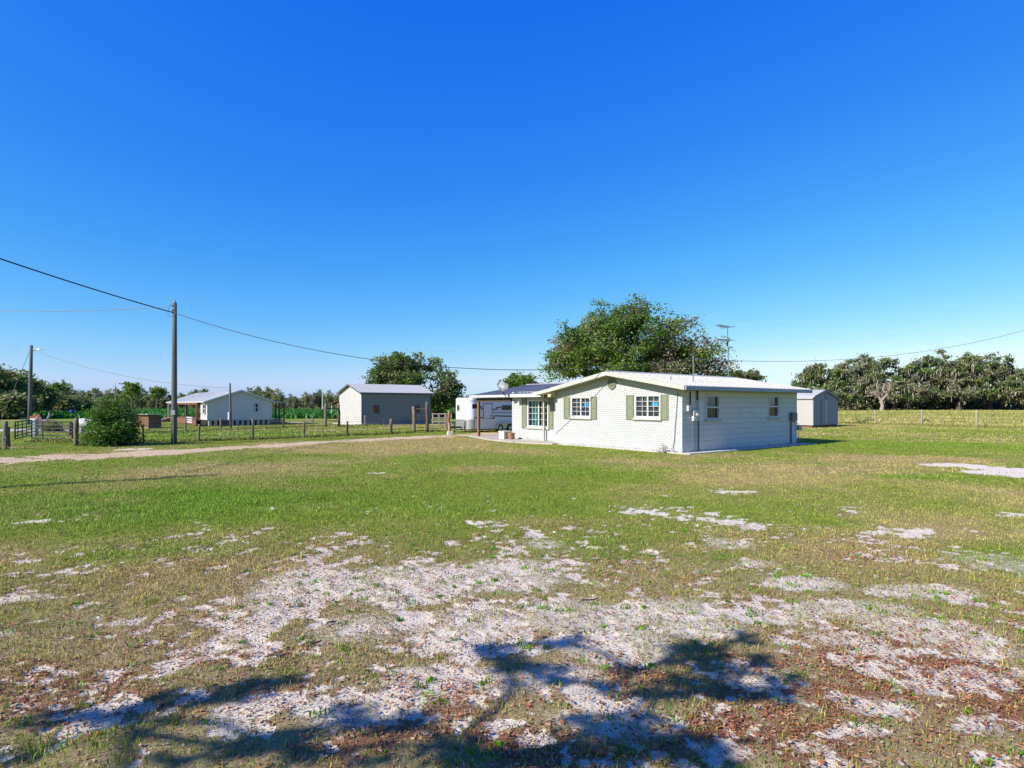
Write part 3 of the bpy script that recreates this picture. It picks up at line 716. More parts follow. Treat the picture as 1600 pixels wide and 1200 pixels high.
# row of mossy live oaks beyond the right field
def row_oak(px, ptop, w, seed, label, Y, pal=None, dense=1.0):
    s = Y / F; zt = ZAT(ptop, Y); r = w * s
    g = np.random.default_rng(seed)
    bl = [(0, 0, zt * .60, r * .85, r * .8, zt * .30), (-r * .55, 0, zt * .5, r * .55, r * .6, zt * .26), (r * .5, 0, zt * .52, r * .55, r * .6, zt * .27),
          (g.normal() * r * .3, -r * .3, zt * .82, r * .42, r * .4, zt * .16), (r * .35, 0, zt * .8, r * .3, r * .3, zt * .13), (-r * .4, 0, zt * .76, r * .32, r * .3, zt * .14), (0, -r * .5, zt * .32, r * .9, r * .5, zt * .17)]
    return tree('live_oak', label, 'tree', 'mossy live oaks along the far edge of the right field', (PX(px, Y), Y), bl, .6, zt * .16, int(120 * dense), int(14000 * dense), .34, pal or (OLIVE + OLIVE + FARC + OAK), seed, clump=.95, gap=.62, moss=int(1700 * dense), smallest=.05, twigs=1, bare=.05)
row_oak(1287, 562, 40, 101, 'mossy live oak showing right above the white storage shed', 160)
row_oak(1335, 556, 40, 102, 'mossy live oak just behind the pale bare trunked tree', 178)
row_oak(1398, 553, 46, 103, 'tall dense green live oak to the right of the pale bare tree', 170)
row_oak(1452, 551, 40, 104, 'live oak draped in grey moss beyond the middle fence post on the right', 176)
row_oak(1498, 550, 38, 105, 'live oak hung with long grey moss left of the tallest right fence post', 168)
row_oak(1546, 552, 36, 106, 'bushy topped live oak beyond the right end of the wire fence', 172)
row_oak(1604, 560, 40, 107, 'live oak cut by the right edge of the picture with sky beside it', 166)
row_oak(1668, 558, 44, 108, 'live oak at the right end of the row outside the fence', 170)
row_oak(1370, 585, 34, 109, 'shorter live oak filling the middle of the mossy oak row', 186)
row_oak(1475, 590, 40, 110, 'shorter live oak standing back in the right part of the row', 190)
row_oak(1570, 590, 40, 111, 'shorter live oak standing back near the right edge of the row', 190)
Yq = 156.0
def bq(px, py, r): return (PX(px, Yq) - PX(1377, Yq), 0, ZAT(py, Yq), r * Yq / F, r * Yq / F, r * Yq / F)
tree('bare_tree', 'pale leafless dead looking tree in front of the mossy oaks', 'tree', None, (PX(1377, Yq), Yq), [bq(1368, 612, 9), bq(1384, 606, 10), bq(1374, 600, 9), bq(1392, 616, 8), bq(1360, 618, 7)], .42, 2.6, 34, 0, .3, OLIVE, 120, clump=1.1, bark='palebark', smallest=.05, limb=1.0, twigs=3)

# far tree line on the left
def far_tree(seed, h, w, pal, label, base, sparse=1.0, trunk=.3, pine=False):
    g = np.random.default_rng(seed)
    if pine: bl = [(0, 0, h * .86, w * .5, w * .5, h * .12), (w * .2, 0, h * .72, w * .42, w * .42, h * .07), (-w * .22, 0, h * .64, w * .35, w * .35, h * .06)]
    else: bl = [(0, 0, h * .55, w * .8, w * .8, h * .32), (-w * .4, 0, h * .5, w * .5, w * .5, h * .3), (w * .42, 0, h * .48, w * .5, w * .5, h * .3), (g.normal() * w * .2, 0, h * .8, w * .4, w * .4, h * .18), (0, 0, h * .25, w * .7, w * .7, h * .18)]
    return tree('far_tree' if not pine else 'pine_tree', label, 'tree', 'pines of the far tree line' if pine else 'trees of the far tree line on the left', base, bl, .26, h * (.5 if pine else .22), int((70 if not pine else 34) * sparse), int((2600 if not pine else 1100) * sparse), .34, pal, seed, clump=.75, gap=.5, moss=0 if pine else int(200 * sparse), smallest=.045, twigs=2)
FL = 'one of the low grey green trees in the far tree line on the left'
protos = [far_tree(200 + i, 8.0, 4.2, FARC if i % 2 else OLIVE, FL, (-900 - 20 * i, 900), .9 if i != 3 else .5) for i in range(5)]
g_ = np.random.default_rng(4)
first = set()
def put_far(px, Y, ptop, wpx, label=FL, which=None):
    k = int(g_.integers(0, 5)) if which is None else which
    if k not in first: o = protos[k]; first.add(k)
    else: o = copy_tree(protos[k])
    s = ZAT(ptop, Y) / 8.0; sw = wpx * Y / F / 4.2
    o.location = (PX(px, Y), Y, 0); o.scale = (sw, sw, s); o.rotation_euler = (0, 0, g_.random() * 6.28); o['label'] = label
    return o
for i, (px, ptop, w) in enumerate([(56, 596, 15), (74, 600, 16), (95, 608, 16), (112, 602, 14), (128, 608, 16), (143, 606, 14), (158, 606, 15), (172, 608, 13), (188, 606, 14), (203, 604, 14), (220, 606, 14), (236, 612, 12), (252, 608, 13), (268, 612, 12), (284, 612, 12), (302, 608, 12), (322, 606, 11), (338, 608, 10), (354, 610, 10),
                                   (390, 606, 12), (404, 601, 13), (420, 602, 14), (435, 607, 13), (455, 616, 8), (462, 618, 7), (478, 612, 9), (490, 608, 11), (500, 606, 9), (514, 609, 9), (530, 612, 12), (545, 614, 12), (100, 590, 9), (210, 600, 9), (318, 600, 7)]):
    put_far(px, 175 + 40 * g_.random(), ptop, w)
for k, (px, ptop, w) in enumerate([(206, 597, 13), (246, 607, 14), (91, 600, 8)]):
    Y = 160.0; far_tree(300 + k, ZAT(ptop, Y), w * Y / F, OAK, ['tall thin pine rising above the brown plank shed', 'flat topped pine left of the tall utility pole', 'slim pine standing alone between the lamp pole and the bush'][k], (PX(px, Y), Y), .9, pine=True)
# nearer dark trees at the left edge
for k, (px, Y, ptop, w, lab) in enumerate([(8, 78, 573, 24, 'dark tall oak at the left edge behind the lamp pole'), (34, 84, 582, 20, 'dark oak with a brownish crown right behind the lamp pole'), (-30, 74, 566, 40, 'dark oak cut off by the left edge of the picture'), (62, 96, 600, 16, 'olive green tree just right of the lamp pole'), (18, 68, 618, 22, 'low bright olive tree under the dark oaks at the left edge'), (92, 104, 618, 20, 'round olive shrub tree behind the tube gate'), (122, 110, 622, 16, 'round dark shrub tree left of the big bush')]):
    s = Y / F; h = ZAT(ptop, Y); r = w * s
    tree('dark_oak', lab, 'tree', 'nearer trees at the left edge', (PX(px, Y), Y), [(0, 0, h * .55, r, r, h * .3), (-r * .4, 0, h * .72, r * .6, r * .6, h * .2), (r * .4, 0, h * .66, r * .6, r * .6, h * .22), (0, 0, h * .88, r * .5, r * .5, h * .12), (0, -r * .3, h * .25, r, r * .8, h * .2)],
         .3, h * .2, 130, 9000, .2, (OAK + OLIVE) if k not in (4, 5) else OLIVE + [(.12, .15, .03)], 400 + k, clump=.6, gap=.46, moss=160, smallest=.03, twigs=1)
# distant woods that close the horizon
def woods(label, name, x0, x1, Y, h, n, seed, pal):
    g = np.random.default_rng(seed); x = x0 + (x1 - x0) * g.random(n); y = Y + g.normal(size=n) * 5
    hh = h * (.45 + .9 * fbm(x, np.zeros(n), 9.0, 4, seed)); z = hh * g.random(n) ** .8
    pal = np.array(pal); C = pal[g.integers(0, len(pal), n)] * (.6 + .6 * g.random((n, 1)))
    V, VC = leaf_cloud(np.stack([x, y, z], 1), None, .6, C, g); b = np.arange(n)[:, None] * 4
    tag(np_mesh(name, V, 4, (b + np.array([[0, 1, 2, 3]])).ravel(), M['leaf'], VC), label, 'woods', kind='stuff')
woods('low grey green woodland closing the horizon on the left', 'distant_woods', -330, 40, 236, 5.2, 26000, 61, FARC)
woods('dark undergrowth below the mossy oaks on the right', 'oak_undergrowth', 60, 330, 184, 6.2, 30000, 62, OLIVE + FARC)
# big bush by the fence
def bush(name, label, x, y, w, h, nl, ls, pal, seed, cat='bush', stems=9, group=None):
    g = np.random.default_rng(seed); root = empty(name, (x, y, 0)); tag(root, label, cat, group); mb = MB(); LP = []; LC = []; pal = np.array(pal)
    for i in range(stems * 4):
        a = g.random() * 6.28; rr = math.sqrt(g.random()); px, py = math.cos(a) * rr * w * .46, math.sin(a) * rr * w * .46
        zz = h * (.25 + .68 * g.random()) * math.sqrt(max(.1, 1 - (rr * .90) ** 2)) * (1 + .12 * g.normal())
        mb.tube([(px * .2, py * .2, -.03), (px * .7, py * .7, zz * .55), (px, py, zz)], [.022 * h, .015 * h, .006 * h], 5, cap=False)
        k = nl // (stems * 4); c = pal[g.integers(0, len(pal))]; sp = w * .10
        P = np.array([px, py, zz]) + g.normal(size=(k, 3)) * sp * np.array([1, 1, .8])
        low = g.random(k) < .3; P[low] = np.array([px * .85, py * .85, zz * .5]) + g.normal(size=(low.sum(), 3)) * sp * 1.2
        P[:, 2] = np.maximum(P[:, 2], .05); LP.append(P); LC.append((c * .6 + pal[g.integers(0, len(pal), k)] * .4) * (.6 + .8 * g.random((k, 1))))
    mb.build('stems', M['bark'], root, smooth=True); P = np.concatenate(LP); V, VC = leaf_cloud(P, None, ls, np.concatenate(LC), g, aspect=.42); b = np.arange(len(P))[:, None] * 4
    np_mesh('foliage', V, 4, (b + np.array([[0, 1, 2, 3]])).ravel(), M['leaf'], VC, root)
    return root
bush('bush', 'big glossy green bush beside the dirt track and gate', -16.45, 24.3, 1.9, 2.0, 19000, .052, [(.04, .135, .013), (.065, .18, .018), (.03, .09, .012), (.11, .19, .03), (.10, .15, .035)], 81, stems=14)
bush('bush', 'low dark shrub seen through the tube gate', PX(80, 36), 36, 1.15, .75, 2200, .06, OLIVE, 82)
for k, (px, Y, w, h) in enumerate([(1345, 52, .9, .35), (1360, 56, 1.2, .42), (1336, 62, .5, .3), (1446, 60, .5, .26), (1468, 88, 1.0, .4), (1555, 82, .9, .35)]):
    bush('weed', ['ragged weed clump beside the white shed corner', 'wide ragged weed clump near the left field post', 'small weed tuft by the shed in the pasture', 'tiny weed tuft right of the middle field post', 'dark weed clump far out in the right pasture', 'dark weed clump far out near the right picture edge'][k], PX(px, Y), Y, w, h, 300, .05, OLIVE, 90 + k, cat='weed', stems=4)
x, y = HW(-.16, .62); bush('wall_weed', 'thin pale weeds growing at the foot of the brick gable wall', x, y, .6, .55, 90, .028, [(.10, .13, .05), (.16, .18, .08)], 97, cat='weed', stems=2)
for k, px in enumerate([(571, 49.0, .5, .5), (588, 49.5, .7, .45), (600, 50.0, .8, .5), (615, 50.3, .8, .45), (634, 51.0, .7, .5)]):
    bush('barn_weed', 'dry pale weeds along the shaded barn wall', PX(px[0], px[1]) + .25, px[1] - .55, px[2] * 1.3, px[3] * 1.2, 90, .05, [(.32, .30, .24), (.25, .25, .17)], 140 + k, cat='weed', stems=2, group='dry weeds along the barn')
# ------------------------------------------------------------------ the white brick house
def kx(px): return (px - CX) / F
def S_AT(px, t): k = kx(px); x0 = HC[0] + VA[0] * t; y0 = HC[1] + VA[1] * t; return (x0 - y0 * k) / (-UA[0] + UA[1] * k)
def T_AT(px, s): k = kx(px); x0 = HC[0] + UA[0] * s; y0 = HC[1] + UA[1] * s; return (y0 * k - x0) / (VA[0] - VA[1] * k)
def Z_TS(py, t, s): return ZAT(py, HW(t, s)[1])
house = empty('brick_house', (HC[0], HC[1], 0), HROT)
tag(house, 'single storey white painted brick house with metal roof and sage shutters', 'house')
ZE, ZR, SL = 2.26, 2.90, 6.45; SR = 3.13; TB = 8.16
def face(kind, off=0.0):
    """maps (along, out, z) on a wall to local house space"""
    if kind == 'front': return lambda h, d, z: (off - d, h, z)
    return lambda h, d, z: (h, off - d, z)
def wb(mb, fm, h0, h1, d0, d1, z0, z1):
    a = fm(h0, d0, z0); b = fm(h1, d1, z1); mb.box(a[0], b[0], a[1], b[1], a[2], b[2])
def wall_holes(mb, fm, h0, h1, z0, z1, holes, depth=.12):
    hs = sorted({h0, h1, *[q for o in holes for q in o[:2]]}); zs = sorted({z0, z1, *[q for o in holes for q in o[2:]]})
    for i in range(len(hs) - 1):
        for j in range(len(zs) - 1):
            ch, cz = (hs[i] + hs[i + 1]) / 2, (zs[j] + zs[j + 1]) / 2
            if any(o[0] < ch < o[1] and o[2] < cz < o[3] for o in holes): continue
            mb.quad(fm(hs[i], 0, zs[j]), fm(hs[i + 1], 0, zs[j]), fm(hs[i + 1], 0, zs[j + 1]), fm(hs[i], 0, zs[j + 1]))
    for (a, b, c, d) in holes:
        mb.quad(fm(a, 0, c), fm(b, 0, c), fm(b, -depth, c), fm(a, -depth, c)); mb.quad(fm(a, 0, d), fm(b, 0, d), fm(b, -depth, d), fm(a, -depth, d))
        mb.quad(fm(a, 0, c), fm(a, 0, d), fm(a, -depth, d), fm(a, -depth, c)); mb.quad(fm(b, 0, c), fm(b, 0, d), fm(b, -depth, d), fm(b, -depth, c))
def window(parent, fm, h0, h1, z0, z1, fw, bars_h, bars_z, sill=True, glass='glass', thick=()):
    """frame mesh with its bars; pane and sill are children"""
    f = MB()
    wb(f, fm, h0, h1, -.06, .022, z1 - fw, z1); wb(f, fm, h0, h1, -.06, .022, z0, z0 + fw)
    wb(f, fm, h0, h0 + fw, -.06, .02, z0 + fw, z1 - fw); wb(f, fm, h1 - fw, h1, -.06, .02, z0 + fw, z1 - fw)
    for b in bars_h: wb(f, fm, b - .008, b + .008, -.048, -.018, z0 + fw, z1 - fw)
    for b in bars_z: wb(f, fm, h0 + fw, h1 - fw, -.046, -.016, b - .008, b + .008)
    for (axis, b) in thick:
        if axis == 'h': wb(f, fm, b - .032, b + .032, -.055, .004, z0 + fw, z1 - fw)
        else: wb(f, fm, h0 + fw, h1 - fw, -.055, .004, b - .03, b + .03)
    w = f.build('window', M['white'], parent)
    p = MB(); wb(p, fm, h0 + fw * .6, h1 - fw * .6, -.075, -.062, z0 + fw * .6, z1 - fw * .6); p.build('pane', M[glass], w)
    if sill:
        s = MB(); wb(s, fm, h0 - .06, h1 + .06, 0, .075, z0 - .085, z0 - .004); s.build('sill', M['trim'], w, bevel=.01)
    return w
def shutter(parent, fm, h0, h1, z0, z1):
    m = MB(); wb(m, fm, h0, h1, .0, .02, z0, z1); r = .045
    zm = z0 + (z1 - z0) * .5
    for a, b in ((z0, z0 + r), (zm - r * .5, zm + r * .5), (z1 - r, z1)): wb(m, fm, h0 + r, h1 - r, .02, .036, a, b)
    wb(m, fm, h0, h0 + r, .02, .037, z0, z1); wb(m, fm, h1 - r, h1, .02, .037, z0, z1)
    for a, b in ((z0 + r, zm - r * .5), (zm + r * .5, z1 - r)): wb(m, fm, h0 + r + .02, h1 - r - .02, .02, .028, a + .03, b - .03)
    return m.build('shutter', M['shutter'], parent)
WT1, WS1 = .6, 10.22
fr0 = face('front', 0.0); fr1 = face('front', WT1); rt = face('right', 0.0)
def rect(px0, px1, py0, py1, t):
    s1, s0 = S_AT(px0, t), S_AT(px1, t); sm = (s0 + s1) / 2; return (s0, s1, Z_TS(py1, t, sm), Z_TS(py0, t, sm))
W3 = rect(992.3, 1032.3, 616.6, 653.0, 0); W2 = rect(892.5, 923, 619.9, 651.8, 0); W1 = rect(824.5, 857, 624.6, 667.5, WT1)
def rectR(px0, px1, py0, py1):
    a, b = T_AT(px0, 0), T_AT(px1, 0); m_ = (a + b) / 2; return (a, b, Z_TS(py1, m_, 0), Z_TS(py0, m_, 0))
R1 = rectR(1102.8, 1124.2, 617.0, 655.5); R2 = rectR(1200.3, 1217.2, 618.2, 652.0)
mb = MB(); wall_holes(mb, fr0, 0, SL, 0, ZE, [W3, W2]); mb.quad((0, 0, ZE), (0, SL, ZE), (0, SR, ZR))
mb.build('gable_wall', M['brick'], house)
mb = MB(); wall_holes(mb, fr1, SL, WS1, 0, 2.3, [W1]); mb.build('wing_wall', M['brick'], house)
mb = MB(); wall_holes(mb, rt, 0, TB, 0, ZE, [R1, R2]); mb.build('side_wall', M['block'], house)
mb = MB(); mb.quad((TB, 0, 0), (TB, SL, 0), (TB, SL, ZE), (TB, SR, ZR), (TB, 0, ZE)); mb.build('rear_wall', M['block'], house); mb = MB(); mb.quad((WT1, WS1, 0), (TB, WS1, 0), (TB, WS1, 2.2), (4.2, WS1, 2.75), (WT1, WS1, 2.2)); mb.build('wing_end_wall', M['block'], house); mb = MB(); mb.quad((TB, SL, 0), (TB, WS1, 0), (TB, WS1, 2.2), (TB, SL, 2.2)); mb.build('wing_rear_wall', M['block'], house); mb = MB(); mb.quad((0, SL, 0), (WT1, SL, 0), (WT1, SL, ZE), (0, SL, ZE))
mb.build('return_wall', M['block'], house)
def bars(a, b, n): return [a + (b - a) * i / n for i in range(1, n)]
for Wn in (W3, W2):
    fw = .062; h0, h1, z0, z1 = Wn; mid = (h0 + h1) / 2
    w = window(house, fr0, h0, h1, z0, z1, fw, [(h0 + fw + mid) / 2, (mid + h1 - fw) / 2], bars(z0 + fw, z1 - fw, 4), thick=[('h', mid)])
    s = MB(); a = h0 + fw + (mid - h0 - fw) * .22; wb(s, fr0, a, a + .24, -.061, -.057, z0 + (z1 - z0) * .48, z0 + (z1 - z0) * .72); s.build('film_label', M['sticker'], w)
h0, h1, z0, z1 = W1; fw = .07; mid = (h0 + h1) / 2 - .05
w = window(house, fr1, h0, h1, z0, z1, fw, bars(h0 + fw, mid, 3) + bars(mid, h1 - fw, 3), bars(z0 + fw, z1 - fw, 4), glass='clear', thick=[('h', mid)])
m_ = MB(); pts = []
for i in range(60):
    hh = h0 + .1 + (h1 - h0 + .05) * i / 59
    if .24 < (hh - h0) / (h1 - h0) < .56: continue
    pts.append((hh, -.22 + .035 * math.sin(i * 1.4)))
for (a, b) in zip(pts[:-1], pts[1:]):
    if b[0] - a[0] < .1: m_.quad(fr1(a[0], a[1], z0), fr1(b[0], b[1], z0), fr1(b[0], b[1], z1 - .1), fr1(a[0], a[1], z1 - .1))
m_.build('curtain', M['curtain'], house)
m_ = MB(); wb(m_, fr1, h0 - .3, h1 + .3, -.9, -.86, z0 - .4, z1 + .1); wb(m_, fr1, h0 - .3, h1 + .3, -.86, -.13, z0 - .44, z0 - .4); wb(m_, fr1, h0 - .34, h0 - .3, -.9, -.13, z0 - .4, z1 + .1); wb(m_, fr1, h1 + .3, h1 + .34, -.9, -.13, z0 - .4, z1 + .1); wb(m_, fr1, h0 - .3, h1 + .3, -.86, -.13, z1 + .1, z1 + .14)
m_.build('room_shade_box', M['dark'], house)  # the unlit room's darkness is put into the colour of this box
for (px0, px1, py0, py1, t, fm) in ((979, 990.5, 617, 655.8, 0, fr0), (1033.2, 1044.6, 616.4, 656, 0, fr0), (881.5, 891, 620.3, 654.4, 0, fr0), (923.8, 932.8, 619.6, 655.0, 0, fr0), (816, 822.9, 622.8, 669, WT1, fr1), (857.8, 864.8, 622.2, 670.4, WT1, fr1)):
    a = rect(px0, px1, py0, py1, t); shutter(house, fm, *a)
for Wn in (R1, R2):
    h0, h1, z0, z1 = Wn; window(house, rt, h0, h1, z0, z1, .06, [], [], thick=[('z', (z0 + z1) / 2)])
# round gable vent
vs, vz = S_AT(956.5, 0), Z_TS(599.3, 0, 3.0)
m_ = MB(); ring = [(-.03, vs + .20 * math.cos(a), vz + .20 * math.sin(a)) for a in [i * math.pi / 14 for i in range(28)]]; m_.prism(ring, (.03, 0, 0)); v = m_.build('gable_vent', M['shutter_dark'], house)
m_ = MB()
for i in range(28):
    a, b = i * math.pi / 14, (i + 1) * math.pi / 14
    m_.prism([(-.05, vs + r * math.cos(q), vz + r * math.sin(q)) for r, q in ((.17, a), (.215, a), (.215, b), (.17, b))], (.02, 0, 0))
m_.build('vent_ring', M['shutter'], v)
m_ = MB()
for i in range(5): zz = vz - .11 + i * .055; hw = math.sqrt(.165 ** 2 - (zz - vz) ** 2); m_.box(-.047, -.03, vs - hw, vs + hw, zz - .008, zz + .008)
m_.build('louver', M['shutter'], v)
# main roof
ov, T0, T1 = .40, -.42, TB + .45
zR, zEa = 2.965, 2.335; sl = (zR - zEa) / (SR + ov)
def zroof(s): return zR - abs(s - SR) * sl
SLE = SL - .05; PE = 7.5; zP = 2.22      # the left slope flattens into the porch edge
zL = zR - (SLE - SR) * sl
m_ = MB(); th = .05
m_.prism([(T0, -ov, zEa), (T0, SR, zR), (T0, SR, zR - th), (T0, -ov, zEa - th)], (T1 - T0, 0, 0))
m_.prism([(T0, SLE, zL), (T0, SR, zR), (T0, SR, zR - th), (T0, SLE, zL - th)], (T1 - T0, 0, 0))
m_.prism([(T0, PE, zP), (T0, SLE, zL), (T0, SLE, zL - th), (T0, PE, zP - th)], (1.4, 0, 0))
roof = m_.build('roof', M['galv'], house)
m_ = MB(); k = T0 + .04
while k < T1 - .03:
    m_.prism([(k, -ov - .012, zEa + .001), (k, SR, zR + .001), (k, SR, zR + .024), (k, -ov - .012, zEa + .024)], (.03, 0, 0))
    m_.prism([(k, SLE, zL + .001), (k, SR, zR + .001), (k, SR, zR + .024), (k, SLE, zL + .024)], (.03, 0, 0)); k += .229
m_.build('roof_ribs', M['galv'], roof)
m_ = MB(); m_.prism([(T0 - .01, SR - .16, zroof(SR - .16) + .026), (T0 - .01, SR, zR + .04), (T0 - .01, SR + .16, zroof(SR + .16) + .026), (T0 - .01, SR, zR + .028)], (T1 - T0 + .02, 0, 0)); m_.build('ridge_cap', M['galv'], roof)
# barge boards, eave gutter, soffits
m_ = MB(); d = .15
m_.prism([(T0 - .03, -ov, zEa - .006), (T0 - .03, SR, zR - .006), (T0 - .03, SR, zR - d), (T0 - .03, -ov, zEa - d)], (.028, 0, 0))
m_.prism([(T0 - .03, SLE, zL - .006), (T0 - .03, SR, zR - .006), (T0 - .03, SR, zR - d), (T0 - .03, SLE, zL - d)], (.028, 0, 0))
m_.prism([(T0 - .03, PE, zP - .006), (T0 - .03, SLE, zL - .006), (T0 - .03, SLE, zL - d), (T0 - .03, PE, zP - d)], (.028, 0, 0))
m_.build('barge_board', M['trim'], house)
m_ = MB(); m_.box(T0 + .0, T1, -ov - .055, -ov - .012, zEa - .15, zEa - .012); m_.build('gutter', M['bluefascia'], house, bevel=.01)
m_ = MB()
m_.quad((T0, -ov, zEa - .13), (T0, SR, zR - .13), (0, SR, zR - .13), (0, -ov, zEa - .13)); m_.quad((T0, SLE, zL - .13), (T0, SR, zR - .13), (0, SR, zR - .13), (0, SLE, zL - .13))
m_.quad((0, -ov, zEa - .135), (T1, -ov, zEa - .135), (T1, -.001, zEa - .135), (0, -.001, zEa - .135)); m_.quad((T0, SLE, zL - .13), (T0, PE, zP - .12), (WT1, PE, zP - .12), (WT1, SLE, zL - .13))
m_.build('soffit', M['soffit'], house)
m_ = MB(); wb(m_, rt, 0, TB, 0, .02, ZE - .10, ZE - .07); m_.build('frieze', M['soffit'], house); m_ = MB(); m_.box(-.36, .0, SL - .1, SL + .1, 2.02, 2.14); m_.build('eave_return', M['soffit'], house)
# wing roof and carport roof: one low pitched sheet
wE, wR, wt0, wtr, wt1, sA, sB, sC = 2.19, 2.86, .08, 4.2, 8.5, 6.0, 9.7, 13.5
m_ = MB()
def wr(t0, t1, s0, s1, z0, z1): m_.prism([(t0, s0, z0), (t1, s0, z1), (t1, s0, z1 - .05), (t0, s0, z0 - .05)], (0, s1 - s0, 0))
wr(wt0, wtr, PE - .2, sB + .02, wE, wR); wr(wt0 + .25, wtr, sB + .02, sC, wE - .02, wR - .06); wr(wt1, wtr, PE - .2, sC, wE, wR - .0)
wroof = m_.build('wing_roof', M['galv_grey'], house)
m_ = MB(); k = PE - .1
while k < sC - .05:
    z0 = wE if k < sB else wE - .02; z1 = wR if k < sB else wR - .06; t0 = wt0 if k < sB else wt0 + .25
    m_.prism([(t0, k, z0 + .001), (wtr, k, z1 + .001), (wtr, k, z1 + .02), (t0, k, z0 + .02)], (0, .028, 0)); k += .25
m_.build('roof_ribs', M['galv_grey'], wroof)
m_ = MB(); m_.box(wt0 - .03, wt0 - .002, PE - .22, sB, wE - .15, wE - .004); m_.box(wt0 + .22, wt0 + .248, sB + .02, sC, wE - .13, wE - .024); m_.prism([(wt0 + .25, sC + .002, wE - .024), (wtr, sC + .002, wR - .064), (wtr, sC + .002, wR - .17), (wt0 + .25, sC + .002, wE - .13)], (0, .028, 0)); m_.build('wing_fascia', M['white'], house)
m_ = MB(); m_.box(.02 + wt0, WT1, PE - .2, sB, wE - .15, wE - .14); m_.build('wing_soffit', M['soffit'], house)
m_ = MB(); m_.box(.52, .64, WS1 + .02, sC - .35, 1.84, 2.03); m_.box(7.9, 8.02, WS1 + .02, sC - .35, 1.84, 2.03); m_.box(.64, 7.9, sC - .5, sC - .38, 1.86, 2.03); m_.build('carport_beam', M['darkbeam'], house)
s = S_AT(748, .58)
for tt in (.58, 7.96):
    m_ = MB(); m_.box(tt - .06, tt + .06, s - .06, s + .06, 0, 1.84); m_.build('carport_post', M['brownpost'], house)
s = S_AT(849.7, .45); m_ = MB(); m_.box(.42, .49, s - .035, s + .035, 0, 2.06); m_.build('porch_post', M['trim'], house)
# footing strip, wall fittings
m_ = MB(); m_.prism([(-.16, -.42, .035), (8.7, -.55, .035), (8.7, -.003, .035), (-.002, -.003, .035), (-.002, 6.4, .035), (-.26, 5.9, .035), (-.2, 3.0, .035)], (0, 0, -.25)); m_.build('footing_strip', M['slab'], house)
tA = T_AT(1078.3, 0)
def rbox(px0, px1, py0, py1, d, mat, name, bev=.012, d0=.0):
    a = rectR(px0, px1, py0, py1); q = MB(); wb(q, rt, a[0], a[1], d0, d, a[2], a[3]); return q.build(name, M[mat], house, bevel=bev)
rbox(1072.3, 1076.6, 633.8, 642.5, .09, 'boxlight', 'phone_box')
me_ = rbox(1079.3, 1086.8, 642, 657.5, .13, 'boxlight', 'electric_meter')
a = rectR(1081, 1087, 645, 652); cz = (a[2] + a[3]) / 2; ch = (a[0] + a[1]) / 2
m_ = MB(); m_.tube([rt(ch, .13, cz), rt(ch, .20, cz), rt(ch, .215, cz)], [.078, .074, .05], 18); m_.build('meter_dial', M['silver'], me_, smooth=False)
rbox(1088.8, 1094.6, 624.8, 657, .11, 'boxlight', 'breaker_box')
for (px, py0, py1, r, mat) in ((1078.6, 612, 642, .022, 'darkmetal'), (1089.8, 610, 625, .028, 'darkmetal'), (1091.6, 657, 706.5, .024, 'boxdark'), (1081.5, 657.5, 700, .008, 'boxgrey'), (1086.3, 657.5, 703, .010, 'boxgrey'), (1236.3, 658, 696, .03, 'boxdark')):
    t_ = T_AT(px, -.04); z0 = max(.0, Z_TS(py1, t_, -.04)); z1 = Z_TS(py0, t_, -.04); m_ = MB(); m_.tube([rt(t_, .04, z0), rt(t_, .04, z1)], r, 8); m_.build('conduit', M[mat], house)
rbox(1233.3, 1241.2, 645, 657.5, .14, 'boxdark', 'disconnect_box')
m_ = MB(); m_.box(TB - .02, TB + .22, -.12, .10, Z_TS(672, 8.3, 0), Z_TS(666, 8.3, 0)); m_.tube([rt(T_AT(1238, 0), .08, .98), rt(TB - .1, .1, .88), rt(TB + .02, .06, .72), rt(TB + .05, .05, .60)], .015, 6); m_.tube([rt(TB + .06, .05, .5), rt(TB + .08, .05, 0.0)], .015, 6); m_.build('junction_box', M['boxgrey'], house)
m_ = MB(); pts = []
for (px, py) in ((1058.4, 613), (1057.0, 640), (1055, 665), (1053.3, 690), (1051.2, 700), (1053.2, 706)):
    s_ = S_AT(px, -.03); pts.append((-.03, s_, Z_TS(py, -.03, s_)))
pts += [(-.10, pts[-1][1] - .14, .10), (-.18, pts[-1][1] - .22, .05)]; m_.tube(pts, .011, 6); m_.build('wall_cable', M['cablegrey'], house)
# service mast, vent pipe
mt, ms = 1.8, .8; x, y = HW(mt, ms); zb = zroof(ms) - .02
zt = ZAT(555.5, y)
m_ = MB(); m_.tube([(mt, ms, zb), (mt, ms, zt)], .02, 8); m_.tube([(mt, ms, zt), (mt - .05, ms + .02, zt + .05), (mt - .11, ms + .04, zt + .01)], .028, 8); m_.build('service_mast', M['metal'], house)
MAST = (x, y, zt - .12)
t_ = .75; s_ = S_AT(1048, t_); m_ = MB(); m_.tube([(t_, s_, zroof(s_) - .05), (t_, s_, zroof(s_) + .14)], .02, 8); m_.build('vent_pipe', M['metal'], house)
# concrete patio
m_ = MB(); P = [(-.42, 6.2), (-.78, 7.6), (-.92, 8.4), (-.75, 10.2), (-.15, 12.0), (.35, 13.6), (8.6, 13.6), (8.6, 6.2)]
m_.prism([(*HW(t, s), .045) for t, s in P], (0, 0, -.3)); tag(m_.build('patio', M['concrete']), 'pale concrete patio in front of the wing and carport', 'patio', kind='structure')
